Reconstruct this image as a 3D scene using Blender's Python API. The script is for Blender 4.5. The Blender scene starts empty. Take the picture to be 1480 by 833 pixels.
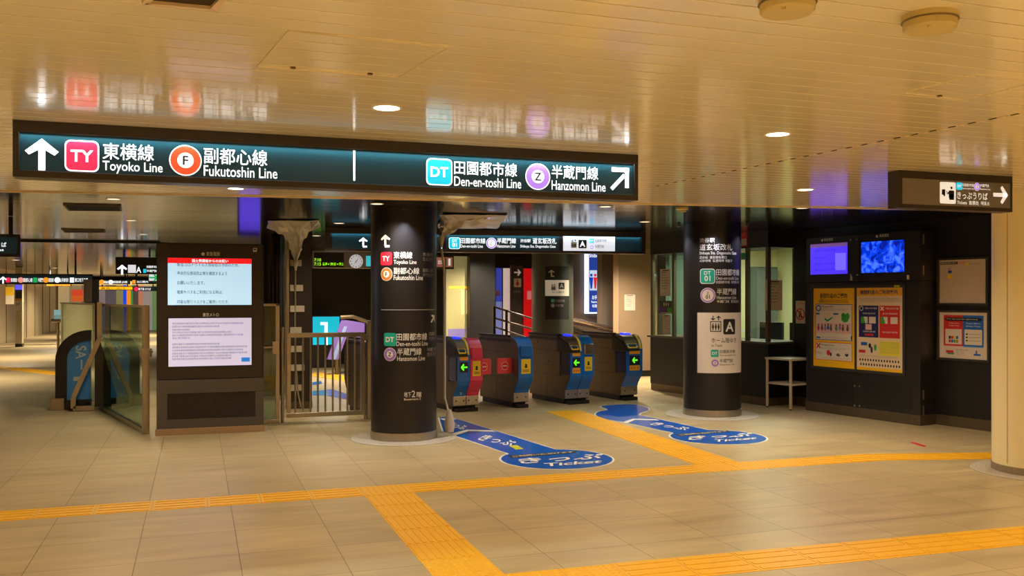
import bpy, bmesh, math, random
from mathutils import Vector as V, Matrix
random.seed(7)
sc = bpy.context.scene
# ------------------------------------------------------------------ camera, world, exposure
F = 1320.0                       # focal length in pixels of the 1480x833 frame
TH = math.atan(456 / F)          # camera yaw, to the right of +Y
S, C = math.sin(TH), math.cos(TH)
EYE = V((0, 0, 1.6))
cd = bpy.data.cameras.new('camera'); cam = bpy.data.objects.new('camera', cd); sc.collection.objects.link(cam)
cam.location = EYE; cam.rotation_euler = (math.pi / 2, 0, -TH)
cd.sensor_width = 36; cd.lens = 36 * F / 1480; cd.shift_y = 13.5 / 1480; cd.clip_end = 200
sc.camera = cam
wd = bpy.data.worlds.new('world'); sc.world = wd; wd.use_nodes = True
wd.node_tree.nodes['Background'].inputs[0].default_value = (1, .8, .55, 1)
wd.node_tree.nodes['Background'].inputs[1].default_value = 0.02
sc.view_settings.view_transform = 'Standard'; sc.view_settings.look = 'None'
sc.view_settings.exposure = 0.0; sc.view_settings.gamma = 1.0
sc.view_settings.use_curve_mapping = False
sc.cycles.max_bounces = 7; sc.cycles.diffuse_bounces = 4; sc.cycles.glossy_bounces = 4
sc.cycles.transparent_max_bounces = 12; sc.cycles.caustics_reflective = False; sc.cycles.caustics_refractive = False
sc.cycles.sample_clamp_indirect = 4.0
WARM = (1.0, .82, .58); SOFT = (1.0, .84, .59); COOL = (.86, .93, 1.0)
P_DOWN = 5.3      # beige-hall downlight power
P_DARK = 9.5      # gate-area downlight power
P_FAR = 135.0       # far corridor

# ------------------------------------------------------------------ materials
def lin(c):
    return tuple(((x / 255) / 12.92 if x / 255 <= .04045 else ((x / 255 + .055) / 1.055) ** 2.4) for x in c)
MATS = {}
def mat(name, rgb, rough=.5, metal=0.0, emit=0.0, coat=0.0, spec=.5, ergb=None):
    if name in MATS: return MATS[name]
    m = bpy.data.materials.new(name); m.use_nodes = True
    b = m.node_tree.nodes['Principled BSDF']
    b.inputs['Base Color'].default_value = (*lin(rgb), 1)
    b.inputs['Roughness'].default_value = rough; b.inputs['Metallic'].default_value = metal
    b.inputs['Coat Weight'].default_value = coat; b.inputs['Specular IOR Level'].default_value = spec
    b.inputs['Coat Roughness'].default_value = .08
    if emit:
        b.inputs['Emission Color'].default_value = (*lin(ergb or rgb), 1); b.inputs['Emission Strength'].default_value = emit
    MATS[name] = m
    return m
def nodes(m):
    nt = m.node_tree; return nt, nt.nodes, nt.links, nt.nodes['Principled BSDF']
def noise_tint(m, scale, amount, stretch=(1, 1, 1), rough_amt=0.0):
    """slight surface variation: stains / brushing"""
    nt, N, L, b = nodes(m)
    tc = N.new('ShaderNodeTexCoord'); mp = N.new('ShaderNodeMapping'); mp.inputs['Scale'].default_value = stretch
    nz = N.new('ShaderNodeTexNoise'); nz.inputs['Scale'].default_value = scale; nz.inputs['Detail'].default_value = 5
    L.new(tc.outputs['Object'], mp.inputs[0]); L.new(mp.outputs[0], nz.inputs[0])
    base = b.inputs['Base Color'].default_value[:]
    mx = N.new('ShaderNodeMix'); mx.data_type = 'RGBA'
    mx.inputs[6].default_value = tuple(x * (1 - amount) for x in base[:3]) + (1,)
    mx.inputs[7].default_value = tuple(min(1, x * (1 + amount)) for x in base[:3]) + (1,)
    L.new(nz.outputs[0], mx.inputs[0]); L.new(mx.outputs[2], b.inputs['Base Color'])
    if rough_amt:
        mr = N.new('ShaderNodeMapRange'); r = b.inputs['Roughness'].default_value
        mr.inputs[3].default_value = r - rough_amt; mr.inputs[4].default_value = r + rough_amt
        L.new(nz.outputs[0], mr.inputs[0]); L.new(mr.outputs[0], b.inputs['Roughness'])
    return m
def glass(name, tint, ior=1.5):
    m = bpy.data.materials.new(name); m.use_nodes = True; nt = m.node_tree; N, L = nt.nodes, nt.links
    N.remove(N['Principled BSDF'])
    out = N['Material Output']; tr = N.new('ShaderNodeBsdfTransparent'); gl = N.new('ShaderNodeBsdfGlossy')
    tr.inputs[0].default_value = (*tint, 1); gl.inputs[0].default_value = (.9, 1, .95, 1); gl.inputs['Roughness'].default_value = .02
    fr = N.new('ShaderNodeFresnel'); ge = N.new('ShaderNodeNewGeometry'); io = N.new('ShaderNodeMapRange')
    io.inputs[3].default_value = ior; io.inputs[4].default_value = 1 / ior
    L.new(ge.outputs['Backfacing'], io.inputs[0]); L.new(io.outputs[0], fr.inputs[0])
    mx = N.new('ShaderNodeMixShader'); L.new(fr.outputs[0], mx.inputs[0]); L.new(tr.outputs[0], mx.inputs[1]); L.new(gl.outputs[0], mx.inputs[2])
    L.new(mx.outputs[0], out.inputs[0]); MATS[name] = m
    return m
def floor_material():
    m = mat('stone_tile_floor', (186, 164, 140), .33)
    nt, N, L, b = nodes(m)
    tc = N.new('ShaderNodeTexCoord'); mp = N.new('ShaderNodeMapping'); mp.inputs['Location'].default_value = (-.25 + .6 * 40, -5.93 + .6 * 40, 0)
    br = N.new('ShaderNodeTexBrick'); br.offset = 0; br.squash = 1
    br.inputs['Scale'].default_value = 1; br.inputs['Brick Width'].default_value = .6; br.inputs['Row Height'].default_value = .6
    br.inputs['Mortar Size'].default_value = .0022; br.inputs['Mortar Smooth'].default_value = .1
    br.inputs['Color1'].default_value = (*lin((188, 168, 128)), 1); br.inputs['Color2'].default_value = (*lin((178, 159, 121)), 1)
    br.inputs['Mortar'].default_value = (*lin((84, 70, 56)), 1)
    L.new(tc.outputs['Object'], mp.inputs[0]); L.new(mp.outputs[0], br.inputs[0])
    ms = N.new('ShaderNodeMapping'); ms.inputs['Scale'].default_value = (.6, 3.2, 1)
    nz = N.new('ShaderNodeTexNoise'); nz.inputs['Scale'].default_value = 2.2; nz.inputs['Detail'].default_value = 8; nz.inputs['Roughness'].default_value = .62
    L.new(tc.outputs['Object'], ms.inputs[0]); L.new(ms.outputs[0], nz.inputs[0])
    mr = N.new('ShaderNodeMapRange'); mr.inputs[1].default_value = .25; mr.inputs[2].default_value = .75; mr.inputs[3].default_value = .74; mr.inputs[4].default_value = 1.16
    L.new(nz.outputs[0], mr.inputs[0])
    mx = N.new('ShaderNodeMix'); mx.data_type = 'RGBA'; mx.blend_type = 'MULTIPLY'; mx.inputs[0].default_value = 1
    L.new(br.outputs[0], mx.inputs[6]); L.new(mr.outputs[0], mx.inputs[7]); L.new(mx.outputs[2], b.inputs['Base Color'])
    rr = N.new('ShaderNodeMapRange'); rr.inputs[3].default_value = .26; rr.inputs[4].default_value = .46
    L.new(nz.outputs[0], rr.inputs[0]); L.new(rr.outputs[0], b.inputs['Roughness'])
    bp = N.new('ShaderNodeBump'); bp.inputs['Strength'].default_value = .25; bp.inputs['Distance'].default_value = .002; bp.invert = True
    L.new(br.outputs[1], bp.inputs['Height']); L.new(bp.outputs[0], b.inputs['Normal'])
    return m

# ------------------------------------------------------------------ frames: a flat or round face, with (a, b, c) = across, up, out
def ray(u, v):
    a = (u - 740) / F
    return V((S + a * C, C - a * S, (430 - v) / F))
class Flat:
    round = False
    def __init__(s, O, ex, ey=(0, 0, 1), n=None):
        s.O, s.ex, s.ey = V(O), V(ex).normalized(), V(ey).normalized()
        s.n = V(n).normalized() if n is not None else s.ex.cross(s.ey)
    def map(s, a, b, c=0): return s.O + a * s.ex + b * s.ey + c * s.n
    def px(s, u, v):
        r = ray(u, v); p = EYE + r * ((s.O - EYE).dot(s.n) / r.dot(s.n)) - s.O
        return p.dot(s.ex), p.dot(s.ey)
class Round:
    round = True
    def __init__(s, x, y, R):
        s.c = V((x, y, 0)); s.R = R
        s.n0 = V((-x, -y, 0)).normalized(); s.rr = V((0, 0, 1)).cross(s.n0)   # right, as seen by someone facing it
    def map(s, a, b, c=0):
        t = a / s.R
        return s.c + (s.n0 * math.cos(t) + s.rr * math.sin(t)) * (s.R + c) + V((0, 0, b))
    def px(s, u, v):
        r = ray(u, v); h = V((r.x, r.y, 0)); o = V((-s.c.x, -s.c.y, 0))
        A, B, D = h.dot(h), 2 * h.dot(o), o.dot(o) - s.R ** 2
        t = (-B - math.sqrt(max(0, B * B - 4 * A * D))) / (2 * A); p = o + h * t
        return math.atan2(p.dot(s.rr), p.dot(s.n0)) * s.R, 1.6 + t * r.z
GROUND = Flat((0, 0, 0), (1, 0, 0), (0, 1, 0))
def G(u, v): a, b = GROUND.px(u, v); return V((a, b, 0))
def frontal(Y, X=0): return Flat((X, Y, 0), (1, 0, 0))     # a plane facing -Y
GA = math.radians(10.36); XG = V((math.cos(GA), math.sin(GA), 0)); YG = V((-math.sin(GA), math.cos(GA), 0)); AG = V((8.174, 10.885, 0))
def Gw(x, y, z=0): return AG + x * XG + y * YG + V((0, 0, z))     # the ticket-gate area is turned against the hall
def gface(y): return Flat(Gw(0, y), XG)                           # faces the hall
def gside(x): return Flat(Gw(x, 0), -YG)                          # faces -x'

# ------------------------------------------------------------------ mesh builder
GL = {}
def glyphs(s, bold=0.0):
    k = (s, bold)
    if k not in GL:
        c = bpy.data.curves.new('t', 'FONT'); c.body = s; c.offset = bold; c.resolution_u = 3
        o = bpy.data.objects.new('t', c); sc.collection.objects.link(o); bpy.context.view_layer.update()
        me = o.to_mesh()
        vs = [(v.co.x, v.co.y) for v in me.vertices]; fs = [tuple(p.vertices) for p in me.polygons]
        o.to_mesh_clear(); bpy.data.objects.remove(o); bpy.data.curves.remove(c)
        xs = [v[0] for v in vs] or [0, 1]; ys = [v[1] for v in vs] or [0, 1]
        GL[k] = vs, fs, (min(xs), max(xs), min(ys), max(ys))
    return GL[k]
WM = {}
class MB:
    def __init__(s): s.v, s.f, s.m, s.mats = [], [], [], []
    def mi(s, m):
        if m not in s.mats: s.mats.append(m)
        return s.mats.index(m)
    def add(s, vs, fs, m):
        o = len(s.v); s.v += [V(x) for x in vs]; i = s.mi(m)
        for f in fs: s.f.append(tuple(o + k for k in f)); s.m.append(i)
        return s
    def hexa(s, p, m):
        return s.add(p, [(0, 3, 2, 1), (4, 5, 6, 7), (0, 1, 5, 4), (1, 2, 6, 5), (2, 3, 7, 6), (3, 0, 4, 7)], m)
    def box(s, x0, x1, y0, y1, z0, z1, m):
        return s.hexa([(x0, y0, z0), (x1, y0, z0), (x1, y1, z0), (x0, y1, z0), (x0, y0, z1), (x1, y0, z1), (x1, y1, z1), (x0, y1, z1)], m)
    def fbox(s, f, a0, a1, b0, b1, c0, c1, m):       # a box laid on a face
        n = max(1, int(abs(a1 - a0) / .03)) if f.round else 1
        for i in range(n):
            p, q = a0 + (a1 - a0) * i / n, a0 + (a1 - a0) * (i + 1) / n
            s.hexa([f.map(p, b0, c0), f.map(q, b0, c0), f.map(q, b0, c1), f.map(p, b0, c1), f.map(p, b1, c0), f.map(q, b1, c0), f.map(q, b1, c1), f.map(p, b1, c1)], m)
        return s
    def gbox(s, x0, x1, y0, y1, z0, z1, m):           # a box in the gate area's axes
        return s.hexa([Gw(x0, y0, z0), Gw(x1, y0, z0), Gw(x1, y1, z0), Gw(x0, y1, z0), Gw(x0, y0, z1), Gw(x1, y0, z1), Gw(x1, y1, z1), Gw(x0, y1, z1)], m)
    def rect(s, f, a0, a1, b0, b1, c, m):
        n = max(1, int(abs(a1 - a0) / .03)) if f.round else 1
        for i in range(n):
            p, q = a0 + (a1 - a0) * i / n, a0 + (a1 - a0) * (i + 1) / n
            s.add([f.map(p, b0, c), f.map(q, b0, c), f.map(q, b1, c), f.map(p, b1, c)], [(0, 1, 2, 3)], m)
        return s
    def pxrect(s, f, u0, v0, u1, v1, m, c=.002, t=0):  # corners read off the photograph, on their real plane
        a0, b1 = f.px(u0, v0); _, b0 = f.px(u0, v1); a1, _ = f.px(u1, (v0 + v1) / 2)
        return s.fbox(f, a0, a1, b0, b1, c - t, c, m) if t else s.rect(f, a0, a1, b0, b1, c, m)
    def sliced(s, f, pts, fcs, c, m, step=.015):       # flat shape bent round a column
        bm = bmesh.new(); vv = [bm.verts.new((a, b, 0)) for a, b in pts]
        for q in fcs: bm.faces.new([vv[k] for k in q])
        x0, x1 = min(p[0] for p in pts), max(p[0] for p in pts)
        for k in range(1, int((x1 - x0) / step) + 1):
            bmesh.ops.bisect_plane(bm, geom=bm.verts[:] + bm.edges[:] + bm.faces[:], plane_co=(x0 + k * step, 0, 0), plane_no=(1, 0, 0))
        bm.verts.index_update()
        vs = [f.map(v.co.x, v.co.y, c) for v in bm.verts]; fs = [tuple(v.index for v in q.verts) for q in bm.faces]; bm.free()
        return s.add(vs, fs, m)
    def poly(s, f, pts, c, m):
        if f.round and max(p[0] for p in pts) - min(p[0] for p in pts) > .03:
            return s.sliced(f, pts, [tuple(range(len(pts)))], c, m)
        return s.add([f.map(a, b, c) for a, b in pts], [tuple(range(len(pts)))], m)
    def prism(s, f, pts, c0, c1, m):
        n = len(pts)
        return s.add([f.map(a, b, c0) for a, b in pts] + [f.map(a, b, c1) for a, b in pts],
                     [tuple(range(n - 1, -1, -1)), tuple(range(n, 2 * n))] + [(i, (i + 1) % n, n + (i + 1) % n, n + i) for i in range(n)], m)
    def rrect(s, f, a, b, w, h, r, c, m, t=0):
        pts = []
        for cx, cy, s0 in ((w / 2 - r, h / 2 - r, 0), (-w / 2 + r, h / 2 - r, 90), (-w / 2 + r, -h / 2 + r, 180), (w / 2 - r, -h / 2 + r, 270)):
            for k in range(5):
                g = math.radians(s0 + 22.5 * k); pts.append((a + cx + r * math.cos(g), b + cy + r * math.sin(g)))
        return s.prism(f, pts, c - t, c, m) if t else s.poly(f, pts, c, m)
    def disc(s, f, a, b, ra, c, m, rb=None, n=28, t=0):
        pts = [(a + ra * math.cos(2 * math.pi * k / n), b + (rb or ra) * math.sin(2 * math.pi * k / n)) for k in range(n)]
        return s.prism(f, pts, c - t, c, m) if t else s.poly(f, pts, c, m)
    def ring(s, f, a, b, r0, r1, c, m, n=28):
        p = [f.map(a + r * math.cos(2 * math.pi * k / n), b + r * math.sin(2 * math.pi * k / n), c) for r in (r0, r1) for k in range(n)]
        return s.add(p, [(k, (k + 1) % n, n + (k + 1) % n, n + k) for k in range(n)], m)
    def text(s, f, t, a0, a1, b0, b1, m, c=.003, bold=.006):
        vs, fs, (x0, x1, y0, y1) = glyphs(t, bold)
        k, l = (a1 - a0) / max(x1 - x0, 1e-6), (b1 - b0) / max(y1 - y0, 1e-6)
        if f.round and len(t) < 4: return s.sliced(f, [(a0 + (x - x0) * k, b0 + (y - y0) * l) for x, y in vs], fs, c, m)
        return s.add([f.map(a0 + (x - x0) * k, b0 + (y - y0) * l, c) for x, y in vs], fs, m)
    def pxtext(s, f, t, u0, v0, u1, v1, m, c=.003, bold=.006):
        a0, b1 = f.px(u0, v0); _, b0 = f.px(u0, v1); a1, _ = f.px(u1, (v0 + v1) / 2)
        return s.text(f, t, a0, a1, b0, b1, m, c, bold)
    def ctext(s, f, t, a, b, h, m, c=.003, bold=.006, align=0, wmax=None):   # centred (0) or left (-1) text of height h
        vs, fs, (x0, x1, y0, y1) = glyphs(t, bold)
        w = (x1 - x0) * h / max(y1 - y0, 1e-6)
        if wmax: w = min(w, wmax)
        a0 = a - w / 2 if align == 0 else a
        return s.text(f, t, a0, a0 + w, b - h / 2, b + h / 2, m, c, bold)
    def qtext(s, t, q, m, z=.004, bold=.02):            # on the floor, between four ground points bl br tr tl
        vs, fs, (x0, x1, y0, y1) = glyphs(t, bold)
        q = [G(*p) for p in q]
        def mp(x, y):
            i, j = (x - x0) / (x1 - x0), (y - y0) / (y1 - y0)
            p = q[0] * (1 - i) * (1 - j) + q[1] * i * (1 - j) + q[2] * i * j + q[3] * (1 - i) * j
            return (p.x, p.y, z)
        return s.add([mp(x, y) for x, y in vs], fs, m)
    def tube(s, pts, r, m, n=10, sq=False):
        pts = [V(p) for p in pts]; N = 4 if sq else n; rings = []
        for i, p in enumerate(pts):
            d = (pts[min(i + 1, len(pts) - 1)] - pts[max(i - 1, 0)]).normalized()
            up = V((0, 0, 1)) if abs(d.z) < .9 else V((1, 0, 0))
            x = d.cross(up).normalized(); y = x.cross(d)
            rings.append([p + (x * math.cos(g) + y * math.sin(g)) * r for g in (2 * math.pi * (k + .5) / N for k in range(N))])
        fs = [(i * N + k, i * N + (k + 1) % N, (i + 1) * N + (k + 1) % N, (i + 1) * N + k) for i in range(len(pts) - 1) for k in range(N)]
        fs += [tuple(range(N)), tuple(range((len(pts) - 1) * N, len(pts) * N))]
        return s.add([q for rg in rings for q in rg], fs, m)
    def lathe(s, x, y, prof, m, n=48, z0=0):
        k = len(prof)
        vs = [(x + r * math.cos(2 * math.pi * i / n), y + r * math.sin(2 * math.pi * i / n), z0 + z) for i in range(n) for r, z in prof]
        fs = [(i * k + j, ((i + 1) % n) * k + j, ((i + 1) % n) * k + j + 1, i * k + j + 1) for i in range(n) for j in range(k - 1)]
        for j in (0, k - 1):
            if prof[j][0] > 1e-4: fs.append(tuple(i * k + j for i in range(n)))
        return s.add(vs, fs, m)
    def build(s, name, parent=None, bevel=0, smooth=False, at=None, label=None, cat=None, group=None, kind=None, fix=True):
        if not s.v: return None
        W = WM[parent.name] if parent else (Matrix.Translation(V(at)) if at is not None else Matrix.Identity(4))
        I = W.inverted()
        me = bpy.data.meshes.new(name); me.from_pydata([I @ v for v in s.v], [], s.f)
        for m in s.mats: me.materials.append(m)
        me.polygons.foreach_set('material_index', s.m)
        if fix:
            bm = bmesh.new(); bm.from_mesh(me); bmesh.ops.recalc_face_normals(bm, faces=bm.faces); bm.to_mesh(me); bm.free()
        if smooth:
            me.shade_smooth(); me.set_sharp_from_angle(angle=.7)
        me.update()
        o = bpy.data.objects.new(name, me); sc.collection.objects.link(o)
        if parent: o.parent = parent
        elif at is not None: o.location = at
        WM[o.name] = W
        if bevel:
            b = o.modifiers.new('bevel', 'BEVEL'); b.width = bevel; b.segments = 2; b.limit_method = 'ANGLE'; b.angle_limit = .8
        if label: o['label'] = label
        if cat: o['category'] = cat
        if group: o['group'] = group
        if kind: o['kind'] = kind
        return o
def thing(name, label, cat, loc=(0, 0, 0), rz=0, group=None, kind=None):
    o = bpy.data.objects.new(name, None); sc.collection.objects.link(o); o.empty_display_size = .1
    o.location = loc; o.rotation_euler = (0, 0, rz); WM[o.name] = Matrix.Translation(V(loc)) @ Matrix.Rotation(rz, 4, 'Z')
    o['label'] = label; o['category'] = cat
    if group: o['group'] = group
    if kind: o['kind'] = kind
    return o
def lamp(parent, kind, loc, power, col, **k):
    l = bpy.data.lights.new('bulb', kind); l.energy = power; l.color = col
    for a, b in k.items(): setattr(l, a, b)
    o = bpy.data.objects.new('bulb', l); sc.collection.objects.link(o); o.parent = parent
    o.matrix_local = WM[parent.name].inverted() @ Matrix.Translation(V(loc))
    return o

# ------------------------------------------------------------------ palette
FLOOR = floor_material()
BEIGE = noise_tint(mat('cream_ceiling_plank', (240, 228, 196), .16, spec=.5, coat=.25), 1.2, .05, (.3, 4, 1))
BEIGEP = mat('cream_paint', (226, 200, 158), .3)
DARKC = mat('dark_ceiling_plank', (34, 28, 22), .12, spec=.5)
GROOVE = mat('groove_void', (60, 46, 30), .9)
BLACK = mat('satin_black', (27, 25, 26), .34)
BLACKW = mat('black_wall_panel', (24, 23, 25), .38)
BROWNW = mat('brown_wall_panel', (96, 78, 68), .45)
TAUPE = mat('taupe_wall_panel', (152, 128, 104), .5)
FRAME = mat('sign_frame_brown_black', (52, 44, 41), .35)
SFACE = mat('sign_face_dark_teal', (17, 54, 62), .3, emit=.35, ergb=(14, 40, 48))
SFACEG = mat('unlit_sign_face', (128, 122, 120), .35)
WHITE_E = mat('lit_white', (245, 248, 250), .4, emit=1.25)
WHITE_D = mat('lit_white_dim', (240, 238, 230), .4, emit=.62)
WHITE = mat('white_print', (225, 222, 215), .5)
PANELW = mat('pale_sign_vinyl', (214, 204, 194), .5)
INK = mat('black_print', (26, 24, 26), .5)
STEEL = noise_tint(mat('brushed_steel', (178, 168, 152), .32, 1.0), 30, .12, (1, 1, .05))
STEELD = noise_tint(mat('bronze_dark_steel', (116, 103, 86), .42, .8), 14, .14, (1, 1, .12), .06)
STEELF = mat('foot_steel', (190, 182, 170), .3, .9)
RED_E = mat('lit_red', (232, 40, 78), .4, emit=1.1); ORG_E = mat('lit_orange', (226, 74, 38), .4, emit=1.0)
CYAN_E = mat('lit_cyan', (20, 186, 216), .4, emit=1.05); PUR_E = mat('lit_purple', (162, 118, 222), .4, emit=1.0)
RED_P = mat('red_vinyl', (214, 36, 60), .45); ORG_P = mat('bronze_orange_vinyl', (190, 112, 50), .45)
TEAL_P = mat('teal_vinyl', (18, 160, 142), .45); PUR_P = mat('purple_vinyl', (152, 112, 196), .45)
GREYT = mat('grey_print', (150, 144, 142), .5); BLUE_P = mat('blue_print', (30, 96, 190), .45)
YELLOW = mat('tactile_yellow', (232, 176, 36), .42, spec=.35)
YSTK = mat('yellow_sticker', (240, 206, 40), .5)
GBLUE = mat('gate_blue', (12, 104, 200), .3, coat=.4); GPINK = mat('gate_pink', (226, 52, 98), .32, coat=.4)
GNAVY = mat('gate_smoked_navy', (34, 52, 104), .2, coat=.5); FLAPP = mat('flap_coral', (232, 74, 88), .4)
LEDB = mat('lit_deep_blue', (30, 40, 255), .3, emit=2.2); ARROW = mat('lit_green_arrow', (90, 255, 40), .4, emit=1.6)
STKB = noise_tint(mat('floor_sticker_blue', (8, 92, 200), .28, coat=.3), 3, .12)
GLASS = glass('green_glass', (.52, .63, .55), 1.75); GLASSW = glass('window_glass', (.86, .94, .88))
COLLAR = mat('pale_collar', (176, 166, 150), .5)
RUBBER = mat('black_rubber', (16, 16, 17), .4)
PLASTIC = mat('milky_plastic_sheet', (214, 206, 190), .3)
TAPE = mat('pale_tape', (205, 190, 165), .6)

# ------------------------------------------------------------------ the hall
H = 2.58
TRACK = [0]
b = MB(); b.rect(GROUND, -7, 16, -6, 62, 0, FLOOR); b.build('floor', kind='structure', fix=False)
def boundary(x): return 9.233 - .147 * x        # where the cream planks end
def planks(name, x0, x1, y0, y1, pitch, gap, m, rz=0, piv=(0, 0), cut=None, keep=1, tilt=.35, z=H):
    bm = bmesh.new(); y = y0
    while y < y1:
        w = (pitch - gap) / 2; t = math.radians(random.uniform(-tilt, tilt)); yc = y + pitch / 2
        dz = [-.0015, 0, 0, -.0015]
        pr = [(-w, .0012), (-w + .0015, 0), (w - .0015, 0), (w, .0012), (w, .02), (-w, .02)]
        r0 = [bm.verts.new((x0, yc + p, z + q + p * math.sin(t))) for p, q in pr]; r1 = [bm.verts.new((x1, yc + p, z + q + p * math.sin(t))) for p, q in pr]
        for i in range(6): bm.faces.new((r0[i], r0[(i + 1) % 6], r1[(i + 1) % 6], r1[i]))
        bm.faces.new(r0); bm.faces.new(r1[::-1]); y += pitch
    if rz: bmesh.ops.rotate(bm, verts=bm.verts, cent=(piv[0], piv[1], 0), matrix=Matrix.Rotation(rz, 3, 'Z'))
    if cut:
        bmesh.ops.bisect_plane(bm, geom=bm.verts[:] + bm.edges[:] + bm.faces[:], plane_co=(0, boundary(0), 0), plane_no=(.147 * keep, keep, 0), clear_outer=True)
        es = [e for e in bm.edges if e.is_boundary]
        if es: bmesh.ops.holes_fill(bm, edges=es)
    bmesh.ops.recalc_face_normals(bm, faces=bm.faces)
    me = bpy.data.meshes.new(name); bm.to_mesh(me); bm.free(); me.materials.append(m)
    o = bpy.data.objects.new(name, me); sc.collection.objects.link(o); o['kind'] = 'structure'
    return o
planks('ceiling', -7, 13.2, -6, 13, .131, .0085, BEIGE, cut=True, keep=1)
RB = math.atan(-.147)
planks('ceiling', -14, 24, 9.233, 62, .131, .006, DARKC, rz=RB, piv=(0, 9.233), cut=None, tilt=.12, z=H + .004)
b = MB(); b.box(-8, 25, -7, 63, H + .05, H + .1, GROOVE); b.build('ceiling', kind='structure')
eb = Flat((0, boundary(0), 0), (1, -.147, 0))
b = MB(); b.fbox(eb, -7, 13.2, H - .012, H + .03, -.02, .03, BEIGEP); b.build('trim_1', kind='structure', bevel=.003)
# seam strip running towards the camera side of the ceiling
b = MB()
for k in range(70):
    y = 2.6 + k * .131 / 2
    x = 4.28 - .092 * (y - 1.5) + .06
    if y < 7.5: b.box(x - .006, x + .006, y, y + (.05 if k % 2 else .064), H - .003, H + .004, GROOVE if k % 2 else BEIGEP)
b.build('trim_2', kind='structure')
# walls that close the hall
b = MB(); b.box(-6.5, -6.3, -6, 62, 0, H + .1, mat('pale_metal_cladding', (206, 188, 150), .3, .25)); b.build('wall_left', kind='structure')
b = MB(); b.box(-6.5, 16, -6.2, -6, 0, H + .1, BEIGEP); b.build('wall_rear', kind='structure')
b = MB(); b.box(-6.5, 16, 61.8, 62, 0, H + .1, BROWNW); b.build('wall_far', kind='structure')
b = MB(); b.box(13, 13.2, -6, 7.6, 0, H + .1, BEIGEP); b.build('wall_right', kind='structure')

# ------------------------------------------------------------------ lamps
def downlight(x, y, label, power=None, r=.068, col=WARM, z=H, group='round downlights in the cream ceiling', em=9.0, spot=True):
    t = thing('downlight', label, 'ceiling light', (x, y, z), 0, group)
    tr = mat('downlight_trim', (235, 225, 205), .3)
    b = MB(); b.lathe(x, y, [(r, .012), (r, -.004), (r + .012, -.004), (r + .014, .002), (r + .014, .012)], tr, 32, z); b.build('trim_ring', t, smooth=True)
    le = mat('lit_lens_%d' % int(em * 10), (255, 236, 205), .4, emit=em)
    b = MB(); b.lathe(x, y, [(.0001, -.002), (r * .97, -.002), (r * .97, .012)], le, 32, z); b.build('lens', t)
    lamp(t, 'SPOT', (x, y, z - .02), (P_DOWN if power is None else power) * 12, col, spot_size=math.radians(150), spot_blend=.9, shadow_soft_size=.07)
    return t
HID = 'round downlight in the cream ceiling around the viewpoint'
downlight(.928, 4.667, 'bright round downlight in cream planks just above the long line sign')
downlight(3.294, 4.657, 'bright round downlight in cream planks right of the long line sign')
downlight(5.231, 6.976, 'smaller looking bright downlight near the dark edge, left of the tickets sign')
for x, y in ((.57, 6.98), (2.9, 6.98), (-1.8, 6.98)): downlight(x, y, 'round downlight in cream ceiling hidden behind the long line sign')
for x in (-3.8, -1.45, 5.65, 8.0):
    downlight(x, 4.66, HID)
for y in (2.3, -.1, -2.5):
    for x in (-3.8, -1.45, .93, 3.29, 5.65, 8.0): downlight(x, y, HID, P_DOWN * (2.3 if y > 2 else 4.2))
downlight(7.6, 6.98, HID)
CEILD = Flat((0, 0, H + .002), (1, 0, 0), (0, 1, 0), (0, 0, -1))
DK = 'small downlights in the dark ceiling'
for (u, v, tx) in ((340, 274, 'round downlight at the cream ceiling edge under the long line sign'),):
    p = CEILD.px(u, v); downlight(p[0], p[1] - .1, tx, P_DOWN * .25)
for u, v, tx in ((164, 288, 'downlight in dark ceiling above the left dark air slot'), (190, 319, 'downlight in dark ceiling between the two air slots'),
                 (207, 339, 'downlight in dark ceiling nearest the two tone beam line'), (457, 341, 'downlight in dark ceiling above the taped pillar'),
                 (490, 323, 'downlight in dark ceiling left of the front column above the gate sign'), (545, 295, 'downlight in dark ceiling just over the front line column'),
                 (875, 299, 'downlight in dark ceiling above the white part of the gate sign'), (932, 321, 'downlight in dark ceiling at the right end of the gate sign'),
                 (1160, 301, 'downlight in dark ceiling above the twin blue screens')):
    p = CEILD.px(u, v); downlight(p[0], p[1], tx, P_DARK * (1.5 if u < 220 else 2 if u > 1100 else 1), .06, SOFT, H + .004, DK, 1.6)

# ------------------------------------------------------------------ tactile paving
def strip(name, label, q, bars, kind_dots=False, tiles=None, n=None):
    """q: ground corners a0 a1 (one long edge) b1 b0 (other). bars run along a0->a1"""
    a0, a1, b1, b0 = [V((x, y, 0)) for x, y in q]
    b = MB(); L = (a1 - a0).length; n = n or max(1, round(L / .4))
    def at(i, j): return (a0 * (1 - i) + a1 * i) * (1 - j) + (b0 * (1 - i) + b1 * i) * j
    def slab(i0, i1, j0, j1, z0, z1):
        p = [at(i0, j0), at(i1, j0), at(i1, j1), at(i0, j1)]
        b.hexa([(x.x, x.y, z0) for x in p] + [(x.x, x.y, z1) for x in p], YELLOW)
    g = .003 / L
    for k in range(n):
        slab(k / n + g, (k + 1) / n - g, 0, 1, 0, .002)
        if kind_dots is True or (kind_dots and k in kind_dots):
            for i in range(8):
                for j in range(8):
                    c = at((k + (i + .5) / 8) / n, (j + .5) / 8)
                    b.lathe(c.x, c.y, [(.013, .002), (.009, .006), (.0001, .0065)], YELLOW, 8)
        else:
            e = .02 / L
            for j in range(bars):
                jc = (j + .5) / bars; slab(k / n + e, (k + 1) / n - e, jc - .24 / bars, jc + .24 / bars, .002, .0055)
    return b.build(name, at=(a0.x, a0.y, 0), label=label, cat='tactile paving', fix=False)
strip('tactile_strip', 'long yellow guide strip crossing the floor in front of the columns', [(-3.12, 7.71), (1.28, 7.69), (1.28, 7.33), (-3.12, 7.37)], 4, n=11)
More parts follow.
